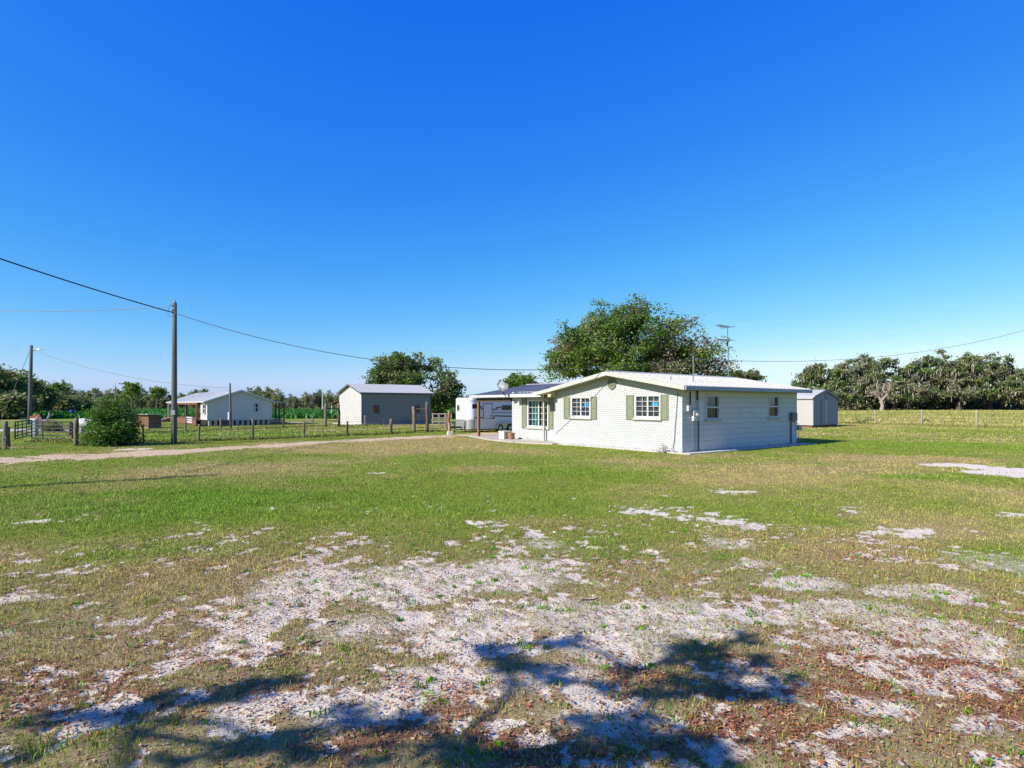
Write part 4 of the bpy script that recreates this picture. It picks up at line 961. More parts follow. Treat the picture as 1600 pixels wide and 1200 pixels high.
# satellite dish
dx, dy = HW(.3, 9.8); zb = 2.15
dish = empty('satellite_dish', (dx, dy, zb), 0); tag(dish, 'grey satellite dish on a bent mast at the carport roof edge', 'satellite dish')
Yd = dy; cxp, czp = PX(787.5, Yd) - dx, ZAT(605.5, Yd) - zb
m_ = MB(); nrm = Vector((-.50, -.62, .42)).normalized(); u = nrm.cross(Vector((0, 0, 1))).normalized(); v = u.cross(nrm)
Rr = .24; rings = 5; ns = 24; c = Vector((cxp, -.1, czp))
for side in (0, .012):
    b0 = len(m_.v)
    for i in range(rings + 1):
        rr = Rr * i / rings
        for k in range(ns):
            an = 2 * math.pi * k / ns; p = c + (u * math.cos(an) * 1.1 + v * math.sin(an)) * rr + nrm * (.06 * (rr / Rr) ** 2 - .06 - side); m_.v.append(tuple(p))
    for i in range(rings):
        for k in range(ns): m_.f.append((b0 + i * ns + k, b0 + i * ns + (k + 1) % ns, b0 + (i + 1) * ns + (k + 1) % ns, b0 + (i + 1) * ns + k))
m_.build('reflector', M['dish'], dish, smooth=True)
pz = lambda px, py, d=0.0: (PX(px, Yd) - dx, d, ZAT(py, Yd) - zb)
m_ = MB(); m_.tube([pz(783, 611, -.12), pz(780.5, 607.5, -.3), pz(777.2, 602, -.42)], .016, 6); m_.build('feed_arm', M['darkmetal'], dish)
q = pz(778.6, 600.4, -.42); m_ = MB(); m_.box(q[0] - .045, q[0] + .045, q[1] - .04, q[1] + .04, q[2] - .03, q[2] + .035); m_.build('receiver_head', M['darkmetal'], dish, bevel=.01)
m_ = MB(); m_.tube([pz(792, 607, .0), pz(786.5, 609.5, .02), pz(785.5, 612, .0), pz(791, 620.5, .05)], .024, 8); m_.build('mount', M['darkmetal'], dish); m_ = MB(); m_.box(.02, .22, -.02, .12, -.06, .07); m_.build('mount_foot', M['darkmetal'], dish)
# television antenna on its own mast behind the house
Ya = 32.6; an = empty('antenna_mast', (PX(1138.2, Ya), Ya, 0)); tag(an, 'tall thin television antenna mast with two booms behind the house roof', 'antenna')
pa = lambda px, py, d=0.0: (PX(px, Ya) - PX(1138.2, Ya), d, ZAT(py, Ya))
m_ = MB(); m_.tube([(0, 0, 0), pa(1138, 560), pa(1136.4, 509)], [.034, .03, .025], 8); m_.build('mast', M['metal'], an)
for (zpy, x0, x1, k) in ((509.5, 1118.5, 1141.5, 9), (531.3, 1119.5, 1142.0, 7)):
    m_ = MB(); a, b = Vector(pa(x0, zpy - .8, -.3)), Vector(pa(x1, zpy + (1.2 if k == 9 else .2), .3)); m_.tube([a, b], .022, 6)
    dr = (b - a).normalized(); pr_ = Vector((-dr.y, dr.x, 0))
    for i in range(k):
        p = a.lerp(b, i / (k - 1)); ln = .18 + .28 * i / (k - 1); m_.tube([p - pr_ * ln, p + pr_ * ln], .008, 4)
    m_.build('antenna_boom', M['metal'], an)
m_ = MB(); m_.box(-.09, -.03, -.04, .04, ZAT(540, Ya), ZAT(533, Ya)); m_.build('rotor_box', M['darkmetal'], an)
# block stool and clay pot on the patio
bx, by = PX(787.3, 28.4), 28.4; st = empty('plant_stand', (bx, by, .045), HROT + R(8)); tag(st, 'low whitewashed block stand with an overhanging top slab on the patio', 'stand')
m_ = MB(); m_.box(-.17, -.03, -.17, .17, 0, .33); m_.box(.10, .17, -.16, .16, 0, .33); m_.build('legs', M['blockwhite'], st, bevel=.01)
m_ = MB(); m_.box(-.19, .36, -.2, .2, .331, .38); m_.build('top_slab', M['blockwhite'], st, bevel=.01)
m_ = MB(); cx_, cy_ = PX(798.8, 27.9), 27.9
m_.tube([(0, 0, 0), (0, 0, .22), (0, 0, .26), (0, 0, .262), (0, 0, .31)], [.11, .165, .17, .19, .19], 20, cap=False); m_.tube([(0, 0, .0), (0, 0, .28)], [.10, .15], 20); o = m_.build('clay_pot', M['clay']); o.location = (cx_, cy_, .045); tag(o, 'brown clay flower pot beside the white block stand', 'flower pot')
# ------------------------------------------------------------------ horse trailer
tr = empty('horse_trailer', (PX(733, 35.4), 35.4, 0), HROT); tag(tr, 'white horse trailer with navy stripes parked behind the carport', 'trailer')
LT, WT, zb, zt = 5.6, 1.75, .20, 2.09; rc = .42
def outline(inset=0.0, z=0.0, front_only=False):
    p = []
    for i in range(9): a = math.pi / 2 * i / 8; p.append((rc - (rc - inset) * math.cos(a), rc - (rc - inset) * math.sin(a)))     # near corner, from nose to side
    q = [(x, WT - y) for x, y in reversed(p)]
    return q, p
q, p = outline()
full = q + p + [(LT, 0), (LT, WT)]
m_ = MB(); m_.prism([(x, y, zb) for x, y in full], (0, 0, zt - zb - .05)); m_.build('body', M['trailer'], tr)
q2, p2 = outline(.05); m_ = MB(); m_.prism([(x, y, zt - .049) for x, y in q2 + p2 + [(LT, .05), (LT, WT - .05)]], (0, 0, .06)); m_.build('roof', M['trailer'], tr)
q3, p3 = outline(-.012); m_ = MB()
line = q3 + p3
for a, b in zip(line[:-1], line[1:]): m_.quad((a[0], a[1], zb + .02), (b[0], b[1], zb + .02), (b[0], b[1], .80), (a[0], a[1], .80))
m_.build('stone_guard', M['silver'], tr, smooth=False)
m_ = MB(); q4, p4 = outline(-.015); line = q4 + p4 + [(LT, -.015)]
for a, b in zip(line[:-1], line[1:]): m_.quad((a[0], a[1], zt - .20), (b[0], b[1], zt - .20), (b[0], b[1], zt - .165), (a[0], a[1], zt - .165))
m_.build('roof_trim', M['silver'], tr)
m_ = MB(); m_.box(-.014, .0, 1.02, 1.32, 1.30, 1.68); w = m_.build('nose_window', M['silver'], tr); m_ = MB(); m_.box(-.02, -.0145, 1.05, 1.29, 1.33, 1.65); m_.build('pane', M['glass'], w)
def TT(px): k = kx(px); x0, y0 = tr.location[0], tr.location[1]; return (y0 * k - x0) / (VA[0] - VA[1] * k)
def TZ(py, t): return ZAT(py, tr.location[1] + VA[1] * t)
for (a, b, c, d_) in ((737.7, 746.5, 631.2, 638.6), (783.8, 802, 633.2, 640.8)):
    t0, t1 = TT(a), TT(b); m_ = MB(); m_.box(t0, t1, -.015, 0, TZ(d_, t0), TZ(c, t0)); w = m_.build('side_window', M['boxdark'], tr, bevel=.05); m_ = MB(); m_.box(t0 + .05, t1 - .05, -.02, -.0155, TZ(d_, t0) + .05, TZ(c, t0) - .05); m_.build('pane', M['glass'], w)
t0, t1 = TT(755.5), TT(768.5); zd0, zd1 = TZ(653.5, t0), TZ(631.2, t0)
m_ = MB(); m_.box(t0, t1, -.012, 0, zd0, zd1); d_ = m_.build('door', M['trailer'], tr)
m_ = MB(); e = .035
m_.box(t0 - e, t0, -.016, 0, zd0, zd1 + e); m_.box(t1, t1 + e, -.016, 0, zd0, zd1 + e); m_.box(t0, t1, -.016, 0, zd1, zd1 + e); m_.build('door_seal', M['navy'], d_)
m_ = MB(); m_.box(t1 - .13, t1 - .06, -.03, -.012, zd0 + .1, zd0 + .18); m_.build('handle', M['darkmetal'], d_)
def stripe(pts, hw=.032):
    m_ = MB()
    for (ax, ay), (bx_, by_) in zip(pts[:-1], pts[1:]):
        ta, tb = TT(ax), TT(bx_); za, zb_ = TZ(ay, ta), TZ(by_, tb)
        if abs(ax - bx_) < .5: m_.box(ta - hw, ta + hw, -.011, 0, min(za, zb_) - hw, max(za, zb_) + hw)
        else: m_.prism([(ta, -.010, za - hw), (tb, -.010, zb_ - hw), (tb, -.010, zb_ + hw), (ta, -.010, za + hw)], (0, .010, 0))
    m_.build('stripe', M['navy'], tr)
stripe([(740.5, 652.8), (755, 653)]); stripe([(756, 653.2), (772, 653.6), (772, 649.8), (803, 650.5)]); stripe([(769.8, 639.6), (776.5, 639.8), (776.5, 636.6), (783, 636.8)]); stripe([(748, 635.6), (752.2, 635.8), (752.2, 638.8), (755, 639)]); stripe([(770, 644.4), (803, 645)], .014)
for i, px in enumerate((781.2, 796.5)):
    t_ = TT(px); wz = .235
    m_ = MB(); m_.tube([(t_, -.05, wz), (t_, -.03, wz), (t_, .13, wz), (t_, .15, wz)], [.20, .235, .235, .2], 24); wh = m_.build('wheel', M['rubber'], tr)
    m_ = MB(); m_.tube([(t_, -.056, wz), (t_, -.04, wz)], [.13, .14], 20); m_.tube([(t_, -.075, wz), (t_, -.056, wz)], [.03, .045], 12); m_.build('rim', M['silver'], wh)
ta, tb = TT(781.2), TT(796.5); wz = .235
m_ = MB(); rr0, rr1 = .27, .34; arc = []
for i in range(13): a = math.pi - math.pi * .62 * i / 12; arc.append((ta + math.cos(a), math.sin(a)))
prof = [(ta - rr1, .20)] + [(ta + rr1 * math.cos(a), wz + rr1 * math.sin(a)) for a in [math.pi - math.pi / 2 * i / 8 for i in range(9)]] + [(tb + rr1 * math.cos(a), wz + rr1 * math.sin(a)) for a in [math.pi / 2 - math.pi / 2 * i / 8 for i in range(9)]] + [(tb + rr1, .20)]
inn = [(ta - rr0, .20)] + [(ta + rr0 * math.cos(a), wz + rr0 * math.sin(a)) for a in [math.pi - math.pi / 2 * i / 8 for i in range(9)]] + [(tb + rr0 * math.cos(a), wz + rr0 * math.sin(a)) for a in [math.pi / 2 - math.pi / 2 * i / 8 for i in range(9)]] + [(tb + rr0, .20)]
for i in range(len(prof) - 1): m_.prism([(prof[i][0], -.16, prof[i][1]), (prof[i + 1][0], -.16, prof[i + 1][1]), (inn[i + 1][0], -.16, inn[i + 1][1]), (inn[i][0], -.16, inn[i][1])], (0, .16, 0))
m_.build('fender', M['silver'], tr)
m_ = MB(); m_.box(.1, LT - .1, .1, WT - .1, .13, .2); m_.box(-.75, .3, WT / 2 - .05, WT / 2 + .05, .26, .36); m_.tube([(-.55, WT / 2 - .12, .0), (-.55, WT / 2 - .12, .62)], .035, 8); m_.build('chassis', M['darkmetal'], tr)

# ------------------------------------------------------------------ grey metal barn
BO = (-12.2, 47.8); barn = empty('metal_barn', (BO[0], BO[1], 0), HROT); tag(barn, 'grey ribbed metal barn with a pale pitched roof behind the fence', 'barn')
bt, bs, bz, br_ = 6.45, 4.65, 2.66, 3.36
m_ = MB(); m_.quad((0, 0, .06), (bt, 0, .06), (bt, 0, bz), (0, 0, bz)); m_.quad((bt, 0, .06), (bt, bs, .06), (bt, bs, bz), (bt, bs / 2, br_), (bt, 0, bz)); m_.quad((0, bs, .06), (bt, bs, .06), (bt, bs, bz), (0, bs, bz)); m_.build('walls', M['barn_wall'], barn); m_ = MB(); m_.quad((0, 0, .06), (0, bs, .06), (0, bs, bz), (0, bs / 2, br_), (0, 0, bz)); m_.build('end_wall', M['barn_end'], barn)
m_ = MB(); o_ = .22; zz = bz - o_ * (br_ - bz) / (bs / 2)
for sgn, e0 in ((1, -o_), (-1, bs + o_)): m_.prism([(-o_, e0, zz + .04), (-o_, bs / 2, br_ + .04), (-o_, bs / 2, br_ + .09), (-o_, e0, zz + .09)], (bt + 2 * o_, 0, 0))
rf = m_.build('roof', M['galv'], barn); m_ = MB(); k = -o_ + .05
while k < bt + o_ - .05:
    for e0 in (-o_, bs + o_): m_.prism([(k, e0, zz + .091), (k, bs / 2, br_ + .091), (k, bs / 2, br_ + .115), (k, e0, zz + .115)], (.04, 0, 0))
    k += .25
m_.build('roof_ribs', M['galv'], rf)
m_ = MB(); m_.box(-.02, .05, -.02, .05, .06, bz); m_.box(bt - .05, bt + .02, -.02, .05, .06, bz)
for e0 in (-o_, bs + o_): m_.prism([(-o_ - .02, e0, zz - .03), (-o_ - .02, bs / 2, br_ - .03), (-o_ - .02, bs / 2, br_ + .085), (-o_ - .02, e0, zz + .085)], (.019, 0, 0))
m_.box(-o_, bt + o_, -o_ - .02, -o_ - .001, zz - .02, zz + .07); m_.build('trim', M['boxdark'], barn)
def BT(px): k = kx(px); return (BO[1] * k - BO[0]) / (VA[0] - VA[1] * k)
for (a, b, c, d_) in ((584, 592.6, 633, 645.5), (648.2, 656, 633, 645)):
    t0, t1 = BT(a), BT(b); Y_ = BO[1] + VA[1] * t0; z0, z1 = ZAT(d_, Y_), ZAT(c, Y_); m_ = MB(); fm = lambda h, d, z: (h, -d, z)
    f = MB(); e = .05
    for bx4 in ((t0, t1, z1 - e, z1), (t0, t1, z0, z0 + e), (t0, t0 + e, z0 + e, z1 - e), (t1 - e, t1, z0 + e, z1 - e), (t0 + e, t1 - e, (z0 + z1) / 2 - .03, (z0 + z1) / 2 + .03)): wb(f, fm, bx4[0], bx4[1], 0, .04, bx4[2], bx4[3])
    w = f.build('window', M['rust'], barn); wb(m_, fm, t0 + e * .5, t1 - e * .5, .004, .02, z0 + e * .5, z1 - e * .5); m_.build('pane', M['glass'], w)
m_ = MB(); m_.box(-.5, bt + .3, -.35, bs + .3, -.3, .06); m_.build('slab', M['slab'], barn)
m_ = MB(); m_.box(0, 16, 0, .5, -.1, .03); o = m_.build('concrete_kerb', M['slab'], None); o.location = (-28, 56.5, 0); o.rotation_euler = (0, 0, -.2); tag(o, 'long pale concrete edge between the white house and the barn', 'kerb', kind='structure')

# ------------------------------------------------------------------ white storage shed on the right
SO = (21.95, 43.0); shed = empty('storage_shed', (SO[0], SO[1], 0), HROT); tag(shed, 'white storage shed with a blue grey shaded gable end on skids', 'shed')
st_, ss_, sz, sr_, sb = 4.2, 5.2, 2.16, 2.70, .17
m_ = MB(); m_.quad((0, 0, sb), (0, ss_, sb), (0, ss_, sz), (0, 0, sz)); m_.quad((st_, 0, sb), (st_, ss_, sb), (st_, ss_, sz), (st_, 0, sz)); m_.quad((0, ss_, sb), (st_, ss_, sb), (st_, ss_, sz), (st_ / 2, ss_, sr_), (0, ss_, sz)); m_.build('side_wall', M['shed_white'], shed)
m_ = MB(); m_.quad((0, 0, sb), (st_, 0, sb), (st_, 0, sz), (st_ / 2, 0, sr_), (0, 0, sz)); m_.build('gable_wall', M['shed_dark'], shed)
m_ = MB(); top = [(-.12, sz - .05), (.3, sz + .14), (st_ / 2 - .35, sr_ + .0), (st_ / 2, sr_ + .07), (st_ / 2 + .35, sr_ + .0), (st_ - .3, sz + .14), (st_ + .12, sz - .05)]
for a, b in zip(top[:-1], top[1:]): m_.prism([(a[0], -.06, a[1]), (b[0], -.06, b[1]), (b[0], -.06, b[1] + .05), (a[0], -.06, a[1] + .05)], (0, ss_ + .12, 0))
m_.build('roof', M['shed_white'], shed)
m_ = MB()
for a, b in zip(top[:-1], top[1:]): m_.prism([(a[0], -.085, a[1] - .12), (b[0], -.085, b[1] - .12), (b[0], -.085, b[1] + .04), (a[0], -.085, a[1] + .04)], (0, .024, 0))
m_.build('gable_trim', M['boxdark'], shed)
m_ = MB(); m_.box(.02, .09, -.03, -.002, sb, sz + .05); m_.build('corner_trim', M['white'], shed)
m_ = MB(); m_.box(st_ / 2 - .75, st_ / 2 - .01, -.03, -.002, sb + .08, 2.0); m_.box(st_ / 2 + .01, st_ / 2 + .75, -.03, -.002, sb + .08, 2.0); d_ = m_.build('double_door', M['shed_dark'], shed)
m_ = MB(); m_.box(st_ / 2 - .16, st_ / 2 + .16, -.045, -.031, 1.98, 2.02); m_.box(st_ / 2 - .05, st_ / 2 + .05, -.045, -.031, sb + .1, 1.98); m_.build('door_strip', M['boxlight'], d_)
m_ = MB(); m_.box(st_ / 2 - .09, st_ / 2 + .11, -.02, -.002, 2.1, 2.5); m_.build('gable_vent', M['boxdark'], shed)
m_ = MB(); m_.box(.1, st_ - .1, .05, ss_ - .05, 0, sb); m_.build('skid', M['redwood'], shed)
fm = lambda h, d, z: (-(d + .08), h, z); window(shed, fm, 1.15, 2.3, 1.02, 1.66, .09, [], [], sill=False, thick=[('z', 1.34)])

# ------------------------------------------------------------------ white house on the left with porch
WO = (-23.8, 46.0); wh = empty('ranch_house', (WO[0], WO[1], 0), HROT); tag(wh, 'white sided house with a metal roof and an open timber porch far left', 'house')
wt, we, wr_, ws, sk = 4.85, 1.95, 2.80, 2.6, .48; wm = wt / 2
m_ = MB(); m_.quad((0, 0, sk), (wt, 0, sk), (wt, 0, we), (wm, 0, wr_), (0, 0, we)); m_.quad((0, 0, sk), (0, ws, sk), (0, ws, we), (0, 0, we)); m_.quad((wt, 0, sk), (wt, ws, sk), (wt, ws, we), (wt, 0, we)); m_.quad((0, ws, sk), (wt, ws, sk), (wt, ws, we), (wm, ws, wr_), (0, ws, we)); m_.quad((0, 0, sk), (wt, 0, sk), (wt, ws, sk), (0, ws, sk)); m_.build('walls', M['vinyl'], wh)
m_ = MB(); m_.box(-.02, .06, -.025, .06, sk, we); m_.box(wt - .06, wt + .02, -.025, .06, sk, we); m_.box(0, wt, -.025, -.002, sk - .06, sk + .03)
for a, b in (((-.25, we - .08), (wm, wr_ + .0)), ((wt + .25, we - .08), (wm, wr_ + .0))): m_.prism([(a[0], -.22, a[1] - .04), (b[0], -.22, b[1] - .04), (b[0], -.22, b[1] + .08), (a[0], -.22, a[1] + .08)], (0, .03, 0))
m_.build('trim', M['white'], wh)
m_ = MB(); RL = 18.5
for a in ((-.30, we - .10), (wt + .30, we - .10)): m_.prism([(a[0], -.19, a[1] + .02), (wm, -.19, wr_ + .04), (wm, -.19, wr_ + .09), (a[0], -.19, a[1] + .07)], (0, RL, 0))
rf = m_.build('roof', M['galv_pale'], wh); m_ = MB(); k = -.15
while k < RL - .3:
    for e in (-.30, wt + .30): m_.prism([(e, k, we - .029), (wm, k, wr_ + .091), (wm, k, wr_ + .110), (e, k, we - .010)], (0, .05, 0))
    k += .45
m_.build('roof_ribs', M['galv_pale'], rf)
def WT_(px): k = kx(px); return (WO[1] * k - WO[0]) / (VA[0] - VA[1] * k)
t0, t1 = WT_(398), WT_(403); window(wh, lambda h, d, z: (h, -(d + .08), z), t0, t1, ZAT(643, 50), ZAT(630.5, 50), .035, [], [], sill=False, thick=[('z', ZAT(637, 50))])
window(wh, lambda h, d, z: (-(d + .08), h, z), .5, 1.25, .95, 1.75, .05, [], [], sill=False, thick=[('z', 1.35)])
m_ = MB()
for i in range(12): x0 = .1 + i * .4; m_.box(x0, x0 + .22, .05, .25, 0, sk - .08)
m_.build('foundation_piers', M['slab'], wh); m_ = MB(); m_.box(.02, wt - .02, .3, ws - .05, 0, sk - .03); m_.build('crawl_shade_box', M['dark'], wh)  # black box drawn as the shade in the open space below the floor
m_ = MB(); m_.box(-.35, wt, ws + .02, 17.5, .36, .46); m_.box(-.33, -.28, ws + .02, 17.5, .04, .36); dk = m_.build('porch_deck', M['redwood'], wh)
m_ = MB(); m_.box(-.25, -.13, ws + .05, 17.6, we - .24, we - .10); m_.box(wt + .13, wt + .25, ws + .05, 17.6, we - .24, we - .10); m_.build('porch_beam', M['redwood'], wh)
for s_, mt_ in ((2.75, 'redwood'), (3.2, 'redwood'), (7.6, 'redwood'), (12.5, 'redwood'), (17.2, 'white')):
    for t_ in (-.19, wt + .19):
        if t_ > 0 and s_ == 3.2: continue
        m_ = MB(); m_.box(t_ - .07, t_ + .07, s_ - .07, s_ + .07, .46, we - .24); m_.build('porch_post', M[mt_], wh)
m_ = MB()
for i in range(4): m_.box(-.65 - .3 * i, -.36 - .3 * i, 15.2, 17.4, 0, .36 - .09 * i)
m_.build('steps', M['postwood'], wh)
m_ = MB()
for z in (.62, .80, .98): m_.box(-1.05, -.9, .1, ws - .1, z - .35, z - .27)
m_.build('rail', M['white'], wh)
m_ = MB(); m_.box(wt + .02, wt + 1.25, .3, 3.0, we - .10, we - .05); m_.build('rear_porch_roof', M['galv'], wh)
for (t_, s_) in ((wt + .75, .5), (wt + 1.15, .5), (wt + 1.15, 2.8)): m_ = MB(); m_.box(t_ - .05, t_ + .05, s_ - .05, s_ + .05, 0, we - .10); m_.build('rear_porch_post', M['darkbeam'], wh)
m_ = MB(); m_.box(wt + .1, wt + 1.1, .4, 2.9, .32, .42)
for i in range(7): m_.box(wt + .12 + i * .15, wt + .18 + i * .15, .4, .44, 0, .32)
m_.build('rear_deck', M['boxdark'], wh)
x, y = WO[0] + VA[0] * 1.15 - UA[0] * .75, WO[1] + VA[1] * 1.15 - UA[1] * .75
ac = empty('air_conditioner', (x, y, 0), HROT); tag(ac, 'dark blue grey air conditioner cabinet below the white house gable', 'air conditioner')
m_ = MB(); m_.box(-.38, .38, -.25, .25, 0, .5); m_.build('cabinet', M['boxdark'], ac, bevel=.02); m_ = MB()
for i in range(9): m_.box(-.34, .34, -.262, -.251, .06 + i * .045, .08 + i * .045)
m_.build('louvers', M['darkmetal'], ac)
# grill on the porch
x, y = WO[0] + VA[0] * .9 + UA[0] * 5.2, WO[1] + VA[1] * .9 + UA[1] * 5.2
gr = empty('barbecue_grill', (x, y, .46), HROT); tag(gr, 'dark green barbecue grill standing on the timber porch', 'grill')
m_ = MB(); m_.box(-.28, .28, -.5, .5, .52, .66); m_.tube([(0, -.5, .68), (0, .5, .68)], .27, 14); m_.build('firebox', M['grill'], gr)
m_ = MB(); [m_.box(a - .03, a + .03, b - .03, b + .03, 0, .52) for a in (-.24, .24) for b in (-.42, .42)]; m_.box(-.26, .26, -.44, .44, .15, .18); m_.build('stand', M['darkmetal'], gr)
# plank shed
ps = empty('plank_shed', (PX(232, 41.7), 41.7, 0), math.atan2(.95, .30)); tag(ps, 'little brown plank shed with a pale flat roof left of the utility pole', 'shed')
# local x runs along the shaded side, local y along the sunlit side
pw, pd, ph = 1.05, 1.28, .95
m_ = MB(); m_.quad((0, 0, .05), (0, pd, .05), (0, pd, ph), (0, 0, ph)); m_.quad((pw, 0, .05), (pw, pd, .05), (pw, pd, ph), (pw, 0, ph)); m_.build('front_planks', M['plank'], ps)
m_ = MB(); m_.quad((0, 0, .05), (pw, 0, .05), (pw, 0, ph), (0, 0, ph)); m_.build('side_planks', M['plank_x'], ps); m_ = MB(); m_.quad((0, pd, .05), (pw, pd, .05), (pw, pd, ph), (0, pd, ph)); m_.build('back_planks', M['plank_x'], ps)
m_ = MB(); m_.prism([(-.18, -.14, ph + .03), (-.18, pd + .16, ph + .05), (pw + .12, pd + .16, ph - .005), (pw + .12, -.14, ph - .025)], (0, 0, .05)); m_.build('roof', M['galv'], ps)
m_ = MB(); m_.box(-.06, pw + .05, -.06, pd + .06, -.2, .05); m_.build('base', M['slab'], ps)
# small brown house far behind the barn
fh = empty('far_house', (PX(517.5, 78), 78, 0), .1); tag(fh, 'brown roofed little house half hidden behind the barn gable', 'house')
m_ = MB(); m_.prism([(-.1, -.6, 1.85), (2.4, -.6, 2.75), (4.9, -.6, 1.85), (4.9, -.6, 1.75), (2.4, -.6, 2.6), (-.1, -.6, 1.75)], (0, 5, 0)); m_.build('roof', M['redwood'], fh)
m_ = MB(); m_.quad((1.0, .8, 0), (4.8, .8, 0), (4.8, .8, 1.8), (2.4, .8, 2.6), (1.0, .8, 2.1)); m_.quad((1.0, .8, 0), (1.0, 4.2, 0), (1.0, 4.2, 2.1), (1.0, .8, 2.1)); m_.build('walls', M['redwood'], fh)
for px_ in (.1, .9): m_ = MB(); m_.box(px_, px_ + .1, -.5, -.4, 0, 1.85); m_.build('porch_post', M['boxlight'], fh)

# ------------------------------------------------------------------ fences and gates
def post_mesh(h, r, seed, square=False, lean=0.0):
    g = random.Random(seed); m = MB(); q = []
    for k in range(6): z = -.1 + (h + .1) * k / 5; q.append((g.uniform(-.25, .25) * r + lean * z, g.uniform(-.25, .25) * r, z))
    m.tube(q, [r * g.uniform(.88, 1.1) for _ in q], 4 if square else 8); return m
def fence(label, pts, hs, r, mats, wires, wr_=.006, verticals=0.0, group=None, name='wire_fence'):
    root = empty(name, (pts[0][0], pts[0][1], 0)); tag(root, label, 'fence', group); ox, oy = pts[0]
    for i, (x, y) in enumerate(pts):
        o = post_mesh(hs[i % len(hs)] if len(hs) < len(pts) else hs[i], r[i % len(r)], i + int(abs(ox) * 10), lean=random.Random(i).uniform(-.03, .03)).build('post', M[mats[i % len(mats)]], root, smooth=True); o.location = (x - ox, y - oy, 0)
    m = MB()
    for (a, b) in zip(pts[:-1], pts[1:]):
        for z in wires: m.tube([(a[0] - ox, a[1] - oy, z), ((a[0] + b[0]) / 2 - ox, (a[1] + b[1]) / 2 - oy, z - .015), (b[0] - ox, b[1] - oy, z)], wr_, 4, cap=False)
        if verticals:
            d = math.hypot(b[0] - a[0], b[1] - a[1]); n_ = int(d / verticals)
            for k in range(1, n_): f = k / n_; x, y = a[0] + (b[0] - a[0]) * f - ox, a[1] + (b[1] - a[1]) * f - oy; m.tube([(x, y, wires[0]), (x, y, wires[-1])], wr_ * .7, 4, cap=False)
    m.build('wires', M['wire'], root); return root
def GP(px, py): return G(px, py)
fp = [(118.5, 696.5), (224, 692), (310.6, 690), (395.5, 687), (475.6, 683.5), (542.5, 681.2), (610.6, 678.2), (647.5, 676)]
fp = [GP(*q) for q in fp]
fence('long front wire fence of grey timber posts running from the gate past the utility pole', fp, [1.14, .78, .80, 1.0, .84, .80, .86, 1.36], [.085, .045, .05, .055, .06, .055, .095, .08], ['postwood', 'postdark', 'postwood', 'postwood', 'postwood', 'postdark', 'postwood', 'postwood'], [.10, .28, .45, .62, .76], verticals=.3)
bp_ = [(150, 677.5), (188 + 45, 676.5), (290, 674.8), (345, 672.5), (443, 669), (488.7, 667), (508.8, 666.8)]
fence('rear wire fence of thin posts between the yard and the white house', [GP(*q) for q in bp_], [.75, .72, .85, .8, .75, .78, .78], [.045, .04, .045, .06, .045, .045, .05], ['postdark', 'postdark', 'postwood', 'postwood', 'postdark', 'postwood'], [.1, .3, .5, .68], verticals=0)
fence('short rear wire fence from the tall gate frame along the barn', [GP(529.6, 666.4), GP(570.6, 664.9), GP(600, 664.2)], [.8, .82, .5], [.05, .045, .04], ['postwood', 'postpale'], [.1, .3, .5, .66])
fence('low wire fence with a rail between the second gate frame and the trailer', [GP(667.8, 675.5), GP(699, 675.0)], [1.0, 1.05], [.07, .08], ['postdark', 'postdark'], [.1, .25, .4, .55, .72], wr_=.01)
rp = [(27.6, 56.9), GP(1367.8, 663), GP(1439.7, 664.8), GP(1526, 667.6), (38.6, 36.6), (41.5, 31.5)]
fence('wire fence of pale posts crossing the right field', rp, [1.2, 1.22, 1.26, 1.30, 1.3, 1.3], [.055, .06, .06, .085, .08, .08], ['postpale'], [.15, .4, .62, .85, 1.05], wr_=.008)
def gate_frame(label, a, b, h, r, bars_):
    root = empty('timber_gateway', (a[0], a[1], 0)); tag(root, label, 'gate', None); dx_, dy_ = b[0] - a[0], b[1] - a[1]
    for (x, y, hh, sd) in ((0, 0, h[0], 1), (dx_, dy_, h[1], 2)): o = post_mesh(hh, r, sd + int(abs(a[0]) * 7)).build('post', M['postdark' if sd == 2 else 'postwood'], root, smooth=True); o.location = (x, y, 0)
    for z, rr in bars_: m = MB(); m.tube([(0, 0, z), (dx_, dy_, z)], rr, 6); m.build('rail', M['postdark'], root)
    return root
gate_frame('tall timber gate frame with a cross rail left of the barn', GP(508.8, 667.2), GP(529.6, 666.6), (1.78, 1.72), .10, [(1.40, .05), (.45, .03), (.20, .02), (.62, .02)])
gate_frame('taller timber gate frame in front of the barn corner near the trailer', GP(646.5, 675.6), GP(667.6, 675.6), (1.58, 1.86), .10, [(1.42, .035), (1.0, .025), (.5, .02), (.3, .02), (.12, .03), (.75, .02)])
pts_ = [GP(676, 667), GP(705, 667)]
rw = empty('board_fence', (pts_[0][0], pts_[0][1], 0)); tag(rw, 'pale board fence under the trees between barn and trailer', 'fence')
for k in range(4):
    f = k / 3; x, y = (pts_[1][0] - pts_[0][0]) * f, (pts_[1][1] - pts_[0][1]) * f; m_ = MB(); m_.box(x - .05, x + .05, y - .05, y + .05, 0, 1.05); m_.build('post', M['postpale'], rw)
for z in (.35, .65, .95): m_ = MB(); m_.box(0, pts_[1][0] - pts_[0][0], -.08, -.052, z, z + .07); m_.build('rail', M['postpale'], rw)
